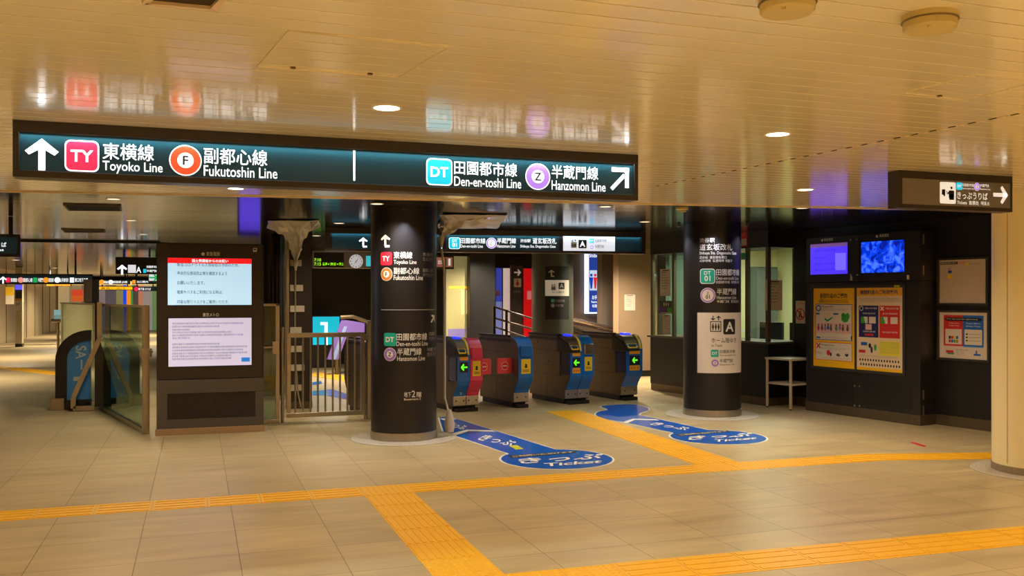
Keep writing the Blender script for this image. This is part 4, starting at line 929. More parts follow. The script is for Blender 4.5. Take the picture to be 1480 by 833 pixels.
b.text(f, '立入禁止', a0 + .02, a1 - .02, z1 - .05, z1 - .015, PRED, .007); b.ring(f, am_, zm, .07, .088, .008, PRED); b.disc(f, am_, zm + .04, .014, .007, INK, n=10)
b.poly(f, [(am_ - .02, zm + .02), (am_ + .02, zm + .02), (am_ + .03, zm - .06), (am_ + .01, zm - .06), (am_, zm - .02), (am_ - .02, zm - .06), (am_ - .035, zm - .055)], .007, INK); b.poly(f, [(am_ - .06, zm + .045), (am_ - .045, zm + .06), (am_ + .06, zm - .045), (am_ + .045, zm - .06)], .0085, PRED); b.build('print', s, fix=False)

# small stand beside the cabinet
CRM = mat('cream_tube', (196, 180, 150), .4)
st = thing('side_stand', 'slim cream two shelf stand beside the black cabinet', 'stand', Gw(.0, .33), GA)
sx0, sx1, sy0, sy1 = -.24, .26, .06, .54
for x in (sx0, sx1 - .03):
    for y in (sy0, sy1 - .03):
        b = MB(); b.gbox(x, x + .03, y, y + .03, .015, .70, CRM); lg = b.build('leg', st, bevel=.004); b = MB(); b.gbox(x + .002, x + .028, y + .002, y + .028, 0, .015, RUBBER); b.build('foot', lg)
b = MB(); b.gbox(sx0 - .01, sx1, sy0 - .01, sy1 + .01, .70, .73, CRM); b.build('top', st, bevel=.004)
b = MB(); b.gbox(sx0 + .002, sx1, sy0 + .002, sy1 - .002, .345, .37, CRM); b.build('shelf', st, bevel=.003)

# ------------------------------------------------------------------ office with counter
ox, oy0, oy1 = -.152, .58, 3.35
oc = thing('office_counter', 'black staffed counter base with stone top below the office windows', 'counter', Gw(ox + .3, 1.9), GA)
b = MB(); b.gbox(ox, .55, oy0, oy1, .12, .915, BLACKW); b.build('body', oc)
b = MB(); b.gbox(ox + .012, .55, oy0 + .012, oy1, 0, .12, STEELD); b.build('plinth', oc)
b = MB(); b.gbox(ox - .05, .55, oy0 - .05, oy1 + .03, .915, .945, mat('counter_stone', (92, 80, 70), .3)); b.build('worktop', oc, bevel=.004)
MUL = mat('window_mullion', (104, 94, 76), .4, .5)
fo = gside(ox + .03); fe = gface(oy0 + .03)
wz1 = 2.34
wn = thing('window_1', 'glazed office front above the counter with metal mullions', 'window', Gw(ox, 1.9, .945), GA, kind='structure')
b = MB(); b.gbox(ox + .02, ox + .032, oy0 + .05, oy1, .945, wz1, GLASSW); b.build('pane', wn)
b = MB(); b.gbox(ox + .05, .45, oy0 + .024, oy0 + .036, .945, wz1, GLASSW); b.build('pane', wn)
for y in (oy0, 1.0, 1.9, 2.72, oy1 - .06): b = MB(); b.gbox(ox, ox + .06, y, y + .055, .945, wz1, MUL); b.build('mullion', wn, bevel=.004)
b = MB(); b.gbox(.4, .46, oy0, oy0 + .06, .945, wz1, MUL); b.build('mullion', wn, bevel=.004)
b = MB(); b.gbox(ox - .0, .55, oy0, oy1, wz1, H + .1, BLACKW); b.build('trim_4', kind='structure')
# office interior
OW = mat('office_cream_wall', (222, 214, 168), .6); OD = mat('office_dark', (40, 42, 44), .5)
b = MB(); b.gbox(3.2, 3.3, .6, 3.8, 0, H, OW); b.gbox(1.5, 3.3, 3.7, 3.8, 0, H, OW); b.gbox(.55, 1.5, 3.7, 3.8, 0, H, mat('office_teal_wall', (96, 128, 118), .6)); b.gbox(.55, 3.3, .3, .4, 0, H, OW); b.build('wall_right', kind='structure')
ol = thing('office_light', 'cool fluorescent ceiling light inside the staffed office', 'ceiling light', Gw(1.5, 2.0, H - .06), GA)
b = MB(); b.gbox(1.3, 1.7, 1.0, 3.0, H - .05, H, WHITE); b.build('housing', ol); b = MB(); b.gbox(1.32, 1.68, 1.02, 2.98, H - .06, H - .05, mat('lit_tube', (235, 255, 235), .4, emit=3)); b.build('diffuser', ol)
la = lamp(ol, 'AREA', Gw(1.5, 2.0, H - .08), 85, (1, .98, .78), shape='RECTANGLE', size=.4, size_y=2.0)
fw = gface(3.45); qa0, qa1, qz = fw.px(1092, 420)[0], fw.px(1124, 420)[0], fw.px(1110, 386)[1]
t = thing('office_cabinet', 'dark grey cabinet against the cream wall inside the office', 'cabinet', Gw((qa0 + qa1) / 2, 3.55), GA)
b = MB(); b.gbox(qa0, qa1, 3.45, 3.69, 0, qz, mat('office_grey', (84, 92, 92), .5)); b.build('body', t, bevel=.006)
for k in range(2): b = MB(); b.gbox(qa0 + .02 + k * (qa1 - qa0) / 2, qa0 - .02 + (k + 1) * (qa1 - qa0) / 2, 3.43, 3.45, .05, qz - .03, mat('office_grey_door', (96, 104, 104), .5)); b.build('door', t, bevel=.004)
t = thing('office_desk', 'pale desk inside the office behind the corner window', 'desk', Gw(1.3, 1.6), GA)
b = MB(); b.gbox(.75, 1.6, .8, 3.2, .68, .72, WHITE); b.build('top', t)
for x in (.78, 1.53):
    for y in (.85, 3.1): b = MB(); b.gbox(x, x + .05, y, y + .05, 0, .68, STEEL); b.build('leg', t)
for x, y, tx in ((.95, .95, 'dark monitor in the office seen through the corner pane'), (.9, 1.55, 'second dark monitor in the office further from the corner'), (.9, 2.75, 'dark monitor in the office near the far left pane')):
    t = thing('monitor', tx, 'monitor', Gw(x, y, .72), GA)
    b = MB(); b.gbox(x - .02, x + .02, y - .25, y + .25, .86, 1.2, OD); b.build('display', t, bevel=.004); b = MB(); b.gbox(x - .02, x + .02, y - .03, y + .03, .73, .88, OD); b.gbox(x - .1, x + .1, y - .12, y + .12, .72, .735, OD); b.build('stand', t)
t = thing('office_chair', 'black office chair seen behind the corner pane', 'chair', Gw(2.0, .95), GA)
b = MB(); b.gbox(1.85, 2.2, .75, 1.15, .42, .5, OD); b.build('seat', t, bevel=.02); b = MB(); b.gbox(2.16, 2.22, .75, 1.15, .55, 1.15, OD); b.build('backrest', t, bevel=.02); b = MB(); q = Gw(2.02, .95); b.tube([q, q + V((0, 0, .42))], .03, OD); b.lathe(q.x, q.y, [(.25, 0), (.25, .03), (.03, .08)], OD, 10); b.build('pedestal', t)
def paper(label, face, u0, v0, u1, v1, m=PANELW, name='paper_notice', lines=True, c=.016):
    a0, z1 = face.px(u0, v0); _, z0 = face.px(u0, v1); a1, _ = face.px(u1, (v0 + v1) / 2)
    t = thing(name, label, 'notice', face.map((a0 + a1) / 2, z0, c), GA)
    b = MB(); b.fbox(face, a0, a1, z0, z1, c - .003, c, m); s = b.build('sheet', t)
    b = MB(); h = z1 - z0; w = a1 - a0
    if lines:
        for k in range(7): y = z1 - h * (.12 + k * .1); b.rect(face, a0 + w * .12, a0 + w * R_.uniform(.5, .88), y - h * .012, y + h * .012, c + .001, GREYT)
        b.rect(face, a0 + w * .2, a0 + w * .8, z1 - h * .07, z1 - h * .04, c + .001, INK)
    else: b.rect(face, a0 + w * .1, a0 + w * .9, z0 + h * .04, z0 + h * .1, c + .0008, WHITE)
    b.build('print', t, fix=False)
    return t, a0, a1, z0, z1
paper('large printed notice on the end window pane of the office', fe, 1105, 405, 1129.5, 449)
FL = gside(ox + .015)
paper('white paper sheet hung high on the left office window', FL, 955, 389.5, 970, 428, c=.012)
t, a0, a1, z0, z1 = paper('dark green and purple notice at mid height of left office window', FL, 953.5, 435, 974, 453.5, mat('notice_dark', (70, 66, 66), .5), lines=False, c=.012)
b = MB(); w, h = a1 - a0, z1 - z0; b.rect(FL, a0, a0 + w * .4, z0 + h * .15, z0 + h * .5, .0135, mat('notice_purple', (110, 50, 140), .5)); b.rect(FL, a0 + w * .6, a1, z0 + h * .12, z0 + h * .5, .0135, GRN)
for k in (.35, .5, .65): b.rect(FL, a0 + w * (k - .04), a0 + w * (k + .04), z0 + h * .62, z0 + h * .85, .0135, WHITE)
b.build('colour_blocks', t, fix=False)
paper('narrow white paper low on the left office window', FL, 958.5, 455, 970, 483, c=.012)
t = thing('fire_notice', 'red and white extinguisher plate on dark fascia above the office window', 'notice', Gw(ox, .9, 2.3), GA)
fx = gside(ox); a0, z1 = fx.px(1066, 333); a1, z0 = fx.px(1080.5, 356)
b = MB(); b.fbox(fx, a0, a1, z0, z1, 0, .008, PRED); b.build('plate', t); b = MB(); b.rect(fx, a0 + .015, a1 - .015, z0 + .015, z0 + (z1 - z0) * .45, .009, PANELW); b.text(fx, '消火', a0 + .03, a1 - .03, z1 - .1, z1 - .04, PPINK, .009); b.build('print', t, fix=False)
paper('small teal exit label on the pane at top of the office window', fx, 1068, 366, 1079, 376, TEAL_P, 'exit_label', False)

# ------------------------------------------------------------------ behind the gates: walls, columns and lit panels
def depth_face(d, u):       # a plane facing the hall at distance d along the view through column u
    x, y = cpos(u, d); return frontal(y)
def slabpx(b, Y, u0, u1, z0, z1, m, t=.25):
    f = frontal(Y); a0, a1 = f.px(u0, 430)[0], f.px(u1, 430)[0]; b.fbox(f, a0, a1, z0, z1, -t, 0, m); return f, a0, a1
b = MB(); slabpx(b, 22.0, 430, 700, 0, H + .1, BLACKW, .3); b.build('wall_back', kind='structure')
b = MB(); slabpx(b, 18.6, 826, 872, 0, H + .1, BROWNW); b.build('wall_back', kind='structure')
b = MB(); slabpx(b, 17.6, 870, 897, 0, H + .1, mat('grey_brown_panel', (112, 98, 90), .5)); b.build('wall_back', kind='structure')
b = MB(); slabpx(b, 16.6, 894, 950, .12, H + .1, TAUPE); slabpx(b, 16.62, 894, 950, 0, .12, RUBBER, .2); b.build('wall_back', kind='structure')
b = MB(); slabpx(b, 21.0, 700, 800, 0, H + .1, mat('dark_brown_panel', (58, 46, 44), .5)); b.build('wall_back', kind='structure')
f = frontal(16.6); paper('small coloured notice on the taupe wall right of the restroom sign', f, 902.5, 426, 918, 449, c=.004)
def pillar(name, label, u0, u1, Y, m, t=.5):
    f = frontal(Y); a0, a1 = f.px(u0, 430)[0], f.px(u1, 430)[0]
    tt = thing(name, label, 'pillar', ((a0 + a1) / 2, Y + t / 2, 0))
    b = MB(); b.fbox(f, a0, a1, .1, H + .005, -t, 0, m); b.build('shaft', tt, bevel=.01)
    b = MB(); b.fbox(f, a0 - .004, a1 + .004, 0, .1, -t - .004, .004, STEELD); b.build('base', tt)
    return tt, f, a0, a1
pillar('pillar', 'plain black square pillar between the yellow poster and the stair rail', 679, 716, 18.0, BLACKW)
# lit yellow poster pillar
YEL = mat('lit_olive_poster', (158, 152, 108), .4, emit=.3)
t = thing('advert_panel', 'tall lit yellow green poster behind the first ticket gate', 'poster', (frontal(18.2).px(660, 430)[0], 18.2, 0))
f = frontal(18.2); a0, a1 = f.px(642, 430)[0], f.px(680, 430)[0]
b = MB(); b.fbox(f, a0, a1, 0, 2.5, -.1, 0, BLACK); b.build('frame', t)
b = MB(); b.rect(f, a0 + .04, a1 - .02, .55, 2.45, .002, YEL); s = b.build('poster_sheet', t, fix=False)
b = MB(); b.rect(f, a0 + .08, a1 - .02, .25, .95, .003, mat('lit_lilac', (120, 110, 170), .4, emit=.25)); b.poly(f, [(a0 + .3, .25), (a1 - .02, .25), (a1 - .02, 1.1), (a1 - .1, .9), (a0 + .38, .6)], .004, YEL)
for k in range(2): b.rect(f, a1 - .2 + k * .1, a1 - .14 + k * .1, 1.25, 1.75, .004, mat('lit_peach', (230, 190, 120), .4, emit=.7))
b.rect(f, a0 + .1, a1 - .04, 1.78, 1.83, .004, mat('lit_gold', (230, 180, 60), .4, emit=.7)); b.build('poster_art', s, fix=False)
t = thing('small_sign', 'small lit brownish sign hanging right of the black column', 'sign', (frontal(17).px(645, 390)[0], 17, H))
f = frontal(17.0); b = MB(); b.pxrect(f, 629, 369, 656, 389, FRAME, 0, .1); b.build('frame', t); b = MB(); b.pxrect(f, 631, 372, 654, 386, mat('lit_brown', (150, 92, 74), .4, emit=.6), .003); b.build('face_panel', t, fix=False)
b = MB(); b.pxtext(f, '出口', 633, 376, 641, 382, WHITE_D, .005); b.pxrect(f, 643, 373, 645, 385, TEAL_P, .005); b.pxtext(f, '1', 648, 374, 651, 384, WHITE_D, .005); a, _ = f.px(645, 370); b.build('lettering', t, fix=False)
b = MB(); b.tube([f.map(a, f.px(645, 370)[1], -.05), f.map(a, H, -.05)], .02, BLACK); b.build('hanger', t)
for u0, u1, m_, e_, tx in ((716, 726, (60, 70, 190), .5, 'blue and lilac wall poster behind the stair rail'), (726.5, 738, (226, 200, 190), .55, 'pale pinkish lit wall strip behind the stair rail'), (756, 769, (214, 12, 22), .55, 'red lit panel beside the grey column')):
    f = frontal(20.2); a0, a1 = f.px(u0, 430)[0], f.px(u1, 430)[0]
    t = thing('advert_panel', tx, 'poster', ((a0 + a1) / 2, 20.2, 0)); b = MB(); b.fbox(f, a0, a1, 0, 2.3, -.08, 0, BLACK); b.build('frame', t)
    b = MB(); b.rect(f, a0 + .01, a1 - .01, .22, 2.28, .002, mat('lit_panel_%d' % u0, m_, .4, emit=e_)); s = b.build('poster_sheet', t, fix=False)
    b = MB()
    if u0 == 716: b.rect(f, a0 + .01, a1 - .01, .22, 1.5, .003, mat('lit_lilac_b', (120, 128, 200), .4, emit=.5)); b.disc(f, a0 + .05, 1.7, .07, .003, PUR_P)
    elif u0 == 756: b.rect(f, a0 + .1, a1 - .02, 1.55, 1.75, .003, mat('lit_pale_red', (230, 120, 120), .4, emit=.5))
    b.build('poster_art', s, fix=False)
f = frontal(20.0); t = thing('restroom_sign', 'dark wall panel with right arrow and women restroom pictogram', 'sign', (frontal(20).px(747, 430)[0], 20, 0))
b = MB(); a0, a1 = f.px(738.5, 430)[0], f.px(755.5, 430)[0]; b.fbox(f, a0, a1, 0, 2.35, -.08, 0, mat('umber_panel', (64, 50, 48), .5)); b.build('board', t)
b = MB(); a, z = f.px(748, 394); arrow(b, f, a, z, .17, mat('pale_pink_print', (220, 196, 186), .5, emit=.25), 90); z = f.px(748, 409)[1]; b.rect(f, a - .09, a + .09, z - .1, z + .1, .003, PANELW); b.disc(f, a, z + .06, .02, .004, PRED, n=10); b.poly(f, [(a, z + .05), (a - .045, z - .02), (a, z - .08), (a + .045, z - .02)], .004, PRED); b.pxtext(f, 'お手洗い', 742, 420, 754, 423.5, GREYT, .003); b.build('pictogram', t, fix=False)
# grey column with sign behind gates
xg, yg = cpos(798.5, 17.2); GR = .39
gc = column('grey_column', 'grey metal round column behind the middle gates with black sign', xg, yg, GR, mat('grey_column_metal', (92, 96, 90), .38, .5), .1, .5)
f = Round(xg, yg, GR); b = MB(); b.pxrect(f, 788, 385, 822, 462, INK, .004, .003); sb = b.build('sign_board', gc)
b = MB(); b.pxrect(f, 788, 405, 822, 428, mat('dim_pale_panel', (214, 204, 186), .5, emit=.25), .0055); a, z = f.px(797, 395.5); hook_arrow(b, f, a, z, .14, PANELW, .006)
a, z = f.px(800, 415); elevator(b, f, a, z, .08, INK, PANELW, .0065); a, z = f.px(811.5, 413.5); b.rrect(f, a, z, .12, .12, .012, .0065, INK); b.ctext(f, 'A', a, z, .075, PANELW, .007, .02); b.pxtext(f, 'ホーム階ゆき', 798, 421, 815, 424, INK, .0065)
b.pxtext(f, '田園都市線', 803, 433, 816, 437, GREYT, .006); b.pxtext(f, '半蔵門線', 803, 440, 814, 444, GREYT, .006); b.build('panel_print', sb, fix=False)
a, z = f.px(799, 435); sq_badge(sb, f, a, z, .07, TEAL_P, ['DT'], WHITE, False, .006); a, z = f.px(799, 442); rd_badge(sb, f, a, z, .035, PUR_P, ['Z'], WHITE, .5, .006)
# restroom light box
f = frontal(18.55); t = thing('restroom_lightbox', 'tall lit blue restroom sign on the brown wall', 'sign', (f.px(857, 430)[0], 18.55, 1))
b = MB(); b.pxrect(f, 844.5, 362, 868.5, 453.5, mat('lit_edge', (220, 232, 255), .4, emit=1.4), .1, .1); b.build('box', t)
b = MB(); b.pxrect(f, 848.5, 365, 867.5, 451.5, mat('lit_navy', (36, 66, 160), .4, emit=.8), .102); s = b.build('face_panel', t, fix=False)
b = MB(); b.pxrect(f, 849.5, 391, 861, 420, mat('lit_pale_blue', (196, 214, 240), .4, emit=.9), .104)
for u, m_ in ((851.8, mat('lit_blue_figure', (20, 70, 200), .4, emit=.7)), (857.5, mat('lit_red_figure', (230, 40, 50), .4, emit=.8))):
    a, z = f.px(u, 398); b.disc(f, a, z, .032, .106, m_, n=12); b.poly(f, [(a - .045, z - .05), (a + .045, z - .05), (a + .03, z - .2), (a + .02, z - .3), (a - .02, z - .3), (a - .03, z - .2)], .106, m_)
for v in (392, 402, 411): b.pxrect(f, 862.5, v, 867, v + 8, mat('lit_pale_blue', (196, 214, 240), .4, emit=.9), .104)
for t_, u0, v0, u1, v1 in (('お手洗', 853, 427, 864, 433), ('Restroom', 852, 435, 864, 438), ('化粧室', 853, 440, 864, 444.5), ('Shibuya', 849, 367, 867, 374)): b.pxtext(f, t_, u0, v0, u1, v1, WHITE_E, .104)
b.build('pictogram', s, fix=False)
# stair handrails behind the gates
RAIL = mat('dark_handrail', (50, 42, 40), .25, .7); HL = mat('polished_rail', (180, 160, 150), .2, .9)
f = frontal(17.0)
def fpt(u, v): return f.map(*f.px(u, v))
t = thing('stair_handrail', 'dark stair handrail sloping down left of the grey column', 'handrail', f.map(f.px(716, 480)[0], 0))
for q in (((715, 444), (770, 461)), ((715, 460), (770, 476)), ((716, 473), (770, 491))): b = MB(); b.tube([fpt(*x) for x in q], .02, RAIL); b.build('rail', t, smooth=True)
for u, v in ((714, 443), (732, 448)): b = MB(); p = fpt(u, v); b.tube([p, V((p.x, p.y, 0))], .03, RAIL, sq=True); b.build('post', t)
f = frontal(17.4); t = thing('stair_handrail', 'polished stair handrail sloping down right of the grey column', 'handrail', f.map(f.px(850, 480)[0], 0))
for q in (((826, 462), (862, 470), (897, 478)), ((826, 475), (850, 484))): b = MB(); b.tube([fpt(*x) for x in q], .045, RAIL if q[0][1] > 470 else HL); b.build('rail', t, smooth=True)
b = MB(); b.poly(f, [f.px(*q) for q in ((824, 466), (895, 481), (895, 560), (824, 560))], -.03, BROWNW); b.build('side_panel', t, fix=False)
b = MB(); p = fpt(826, 462); b.tube([p, V((p.x, p.y, 0))], .03, RAIL); p = fpt(897, 478); b.tube([p, V((p.x, p.y, 0))], .03, RAIL); b.build('post', t)

# black round pillar and taped pillar behind the barrier gate
xp, yp = cpos(394, 14.3)
column('dark_pillar', 'glossy black round pillar right of the kiosk behind the glass', xp, yp, .19, mat('gloss_black', (28, 25, 24), .16), .08, .25)
tp, f, ta0, ta1 = pillar('taped_pillar', 'square dark pillar with pale tape patches holding a drain hose', 418, 451, 13.4, mat('pillar_umber', (54, 46, 42), .3))
b = MB(); b.fbox(f, ta0 - .035, ta0, 0, H, -.3, .004, STEEL); b.build('steel_edge', tp)
hs = thing('drain_hose', 'thin taped hose running down the square pillar from the plastic funnel', 'hose', f.map(ta0 + .12, 0))
hx = f.px(426, 430)[0]
b = MB(); b.tube([f.map(hx, 1.97, .1), f.map(hx + .005, 1.6, .03), f.map(hx, .9, .02), f.map(hx + .04, .25, .03), f.map(hx + .08, .03, .1)], .012, mat('clear_hose', (150, 140, 120), .2)); b.build('tube', hs, smooth=True)
for k, v in enumerate((380, 416, 446, 477, 504, 531, 560)):
    z = f.px(426, v)[1]; b = MB(); b.fbox(f, ta0 + .01, ta0 + .17 + .02 * (k % 3), z - .05, z + .04, .03, .036, TAPE); b.build('tape', hs)
# plastic leak funnels under the ceiling
def funnel(name, label, corners, tip, seed):
    r = random.Random(seed); P = [V((*CEIL.px(*q), H - .01)) for q in corners]; T = V(tip); b = MB(); n = 14; vs, fs = [], []
    ring_n = []
    for i in range(4):
        for k in range(5): ring_n.append(P[i].lerp(P[(i + 1) % 4], k / 5))
    m = len(ring_n); rows = 7
    for j in range(rows + 1):
        t_ = j / rows; q = t_ ** .55
        for p in ring_n:
            s_ = p.lerp(T, q); s_.z = p.z + (T.z - p.z) * t_ ** 1.8
            s_ += V((r.uniform(-1, 1), r.uniform(-1, 1), r.uniform(-1, 1))) * .04 * (1 if 0 < j < rows else .2)
            vs.append(s_)
    fs = [(j * m + i, j * m + (i + 1) % m, (j + 1) * m + (i + 1) % m, (j + 1) * m + i) for j in range(rows) for i in range(m)]
    b.add(vs, fs, PLASTIC)
    o = thing(name, label, 'leak funnel', T); b.build('sheet', o, fix=False)
    b = MB(); b.lathe(T.x, T.y, [(.03, .04), (.035, 0), (.02, -.06), (.012, -.1)], TAPE, 12, T.z); b.build('neck', o)
    return o
funnel('leak_funnel', 'crumpled plastic leak funnel tied to the square taped pillar', [(388, 318), (460, 318), (464, 328), (386, 328)], f.map(hx, 2.08, .12), 4)
p = cpos(646, 10.75)
funnel('leak_funnel', 'wide plastic leak sheet under the ceiling right of the black column', [(640, 309), (735, 310), (718, 330), (634, 330)], (p[0] + .0, p[1] + .25, 2.3), 9)
t = thing('drain_hose', 'pale hose hanging behind the right edge of the black column', 'hose', (p[0], p[1] + .2, 0)); b = MB()
b.tube([(p[0] + .0, p[1] + .25, 2.18), (p[0], p[1] + .12, 1.9), (p[0], p[1] + .1, .4), (p[0] + .02, p[1], .25)], .014, PLASTIC); b.build('tube', t, smooth=True)
b = MB(); b.lathe(p[0] + .03, p[1], [(.05, .014), (.065, .1), (.045, .2), (.02, .28)], PLASTIC, 12); b.build('bag', t, smooth=True)
# departure board, clock, cyan platform panel, purple sign
f = frontal(16.8); t = thing('departure_board', 'black departure board with green LED rows beside a clock', 'display', (f.px(490, 375)[0], 16.8, H))
b = MB(); b.pxrect(f, 453, 362, 540, 387.5, mat('board_silver', (150, 146, 142), .4, .6), 0, .15); b.build('case', t, bevel=.01)
b = MB(); b.pxrect(f, 454, 365, 497, 386, INK, .004); s = b.build('led_panel', t, fix=False); b = MB(); b.pxrect(f, 529, 370, 538, 385, mat('lit_cyan_text', (60, 190, 210), .3, emit=.8), .004); b.build('side_panel', t, fix=False)
LG = mat('led_green', (150, 230, 20), .4, emit=1.1); b = MB()
for t_, u0, v0, u1, v1 in (('7:10', 454, 373.5, 464, 378), ('7:15', 454, 379.5, 464, 384), ('各停', 466, 379.5, 473, 384), ('・', 474, 381, 476, 383), ('渋谷', 477, 379.5, 486, 384), ('・', 487, 381, 489, 383), ('押上', 490, 379.5, 496.5, 384)): b.pxtext(f, t_, u0, v0, u1, v1, LG, .006, .02)
b.build('led_text', s, fix=False)
b = MB(); a = f.px(500, 365)[0]; b.tube([f.map(a, f.px(500, 362)[1], -.08), f.map(a, H, -.08)], .03, BLACK); b.build('hanger', t)
t = thing('wall_clock', 'round white clock in the silver departure board case', 'clock', (f.px(514.5, 378)[0], 16.78, f.px(514, 378)[1]))
a, z = f.px(514.5, 378); b = MB(); b.disc(f, a, z, .125, .02, mat('clock_white', (226, 226, 232), .4, emit=.5), t=.018); b.build('dial', t); b = MB()
for k in range(12): g = k * math.pi / 6; b.disc(f, a + .1 * math.sin(g), z + .1 * math.cos(g), .011, .0215, INK if k % 3 == 0 else GREYT, n=8)
b.build('hour_marks', t, fix=False)
for l, g, n_ in ((.1, 38, 'minute_hand'), (.065, 215, 'hour_hand')): q = math.radians(g); b = MB(); b.poly(f, [(a - .01 * math.cos(q), z + .01 * math.sin(q)), (a + l * math.sin(q), z + l * math.cos(q)), (a + .01 * math.cos(q), z - .01 * math.sin(q))], .023, mat('brass_hand', (200, 160, 40), .4)); b.build(n_, t, fix=False)
f = frontal(21.0); t = thing('platform_panel', 'bright cyan lit panel with a white number one', 'sign', (f.px(471, 508)[0], 21, 0))
z0 = max(.05, f.px(471, 508)[1]); b = MB(); a0, a1 = f.px(452, 480)[0], f.px(490.5, 480)[0]; z1 = f.px(471, 458)[1]; b.fbox(f, a0 - .02, a1 + .02, 0, z1 + .03, -.15, 0, BLACK); b.build('frame', t)
b = MB(); b.rect(f, a0, a1, z0 + .15, z1, .003, mat('lit_turquoise', (0, 178, 206), .4, emit=.9)); s = b.build('face_panel', t, fix=False); b = MB(); b.pxrect(f, 469, 466, 473.5, 499, WHITE_E, .005); b.pxrect(f, 463, 466, 469, 470, WHITE_E, .005); b.build('number', s, fix=False)
f = frontal(19.0); t = thing('slanted_sign', 'purple and pale blue slanted panel behind the barred gate', 'sign', (f.px(510, 520)[0], 19, 0)); b = MB()
pts = [f.px(*q) for q in ((494, 462), (527, 467), (527, 490), (500, 490), (489, 520), (473, 520))]; b.prism(f, pts, -.08, 0, mat('lit_violet_panel', (112, 90, 170), .4, emit=.25)); b.build('panel', t)
b = MB(); b.prism(f, [f.px(*q) for q in ((497, 472), (502, 472), (485, 520), (479, 520))], .001, .01, mat('pale_blue_stripe', (130, 150, 200), .4, emit=.2)); b.build('stripe', t)
b = MB(); b.tube([f.map(*f.px(492, 459)), f.map(*f.px(510, 458)), f.map(*f.px(532, 466))], .04, STEELD); b.build('handrail', t); b = MB(); q0 = f.map(*f.px(480, 519)); b.tube([V((q0.x + .1, q0.y + .04, 0)), q0 + V((.1, .04, .1))], .04, STEELD); q0 = f.map(*f.px(523, 489)); b.tube([V((q0.x, q0.y + .04, 0)), q0 + V((0, .04, .05))], .04, STEELD); b.build('post', t)
f = frontal(17.5); t = thing('advert_panel', 'violet lit advert panel glimpsed right of the kiosk', 'poster', (f.px(365, 500)[0], 17.5, 0)); a0, a1 = f.px(346, 480)[0], f.px(384, 480)[0]
b = MB(); b.fbox(f, a0 - .03, a1 + .03, 0, 2.35, -.12, 0, BLACK); b.build('frame', t); b = MB(); b.rect(f, a0, a1, .5, 2.3, .003, mat('lit_indigo', (96, 70, 230), .4, emit=1.3)); b.build('poster_sheet', t, fix=False)
t = thing('floor_sticker', 'blue floor sticker glimpsed through the barred gate', 'floor sticker', G(490, 570)); b = MB()
b.add([G(*q) + V((0, 0, .004)) for q in ((452, 566), (480, 563), (502, 570), (502, 578), (470, 572), (452, 572))], [tuple(range(6))], STKB); b.build('sheet', t, fix=False); b = MB(); b.add([G(*q) + V((0, 0, .004)) for q in ((452, 553), (464, 551), (466, 555), (452, 557))], [(0, 1, 2, 3)], STKB); b.build('tail', t, fix=False)

# ------------------------------------------------------------------ blue floor stickers
def smooth_poly(P, n=6):
    out = []
    for i in range(len(P)):
        p0, p1, p2, p3 = P[i - 1], P[i], P[(i + 1) % len(P)], P[(i + 2) % len(P)]
        for k in range(n):
            t = k / n; out.append(.5 * ((2 * p1) + (p2 - p0) * t + (2 * p0 - 5 * p1 + 4 * p2 - p3) * t * t + (3 * p1 - p0 - 3 * p2 + p3) * t ** 3))
    return out
def grow(P, d):
    ar = sum(P[i].x * P[(i + 1) % len(P)].y - P[(i + 1) % len(P)].x * P[i].y for i in range(len(P))); sg_ = 1 if ar > 0 else -1
    out = []
    for i in range(len(P)):
        e1, e2 = (P[i] - P[i - 1]).normalized(), (P[(i + 1) % len(P)] - P[i]).normalized(); n1, n2 = V((e1.y, -e1.x, 0)), V((e2.y, -e2.x, 0)); n = (n1 + n2)
        n = n.normalized() if n.length > .1 else n1
        out.append(P[i] + n * d * sg_)
    return out
def sticker(label, circ, bands, gaps, texts, blob=None, tag_=None):
    cx, cy, R = circ; t = thing('floor_sticker', label, 'floor sticker', (cx, cy, 0))
    W_ = MB(); B_ = MB(); k_n = [0]
    def both(P):
        k_n[0] += 1
        W_.add([p + V((0, 0, .001 + .0003 * k_n[0])) for p in grow(P, .022)], [tuple(range(len(P)))], WHITE); B_.add([p + V((0, 0, .0024 + .0004 * k_n[0])) for p in P], [tuple(range(len(P)))], STKB)
    both([V((cx + R * math.cos(2 * math.pi * k / 48), cy + R * math.sin(2 * math.pi * k / 48), 0)) for k in range(48)])
    for bd in bands: both([G(*q) for q in bd])
    if blob: both(smooth_poly([G(*q) for q in blob]))
    W_.build('white_border', t, fix=False); B_.build('blue_sheet', t, fix=False)
    b = MB()
    for g in gaps: b.add([G(*q) + V((0, 0, .005)) for q in g], [tuple(range(len(g)))], WHITE)
    b.build('chevron', t, fix=False)
    for s_, q, m_ in texts: b = MB(); b.qtext(s_, q, m_, .0055); b.build('lettering', t, fix=False)
    b = MB()
    if tag_: b.add([G(*q) + V((0, 0, .005)) for q in tag_], [(0, 1, 2, 3)], mat('lime_tag', (190, 200, 50), .5))
    b.build('lime_tag', t, fix=False)
    return t
cc = G(804.5, 663.5)
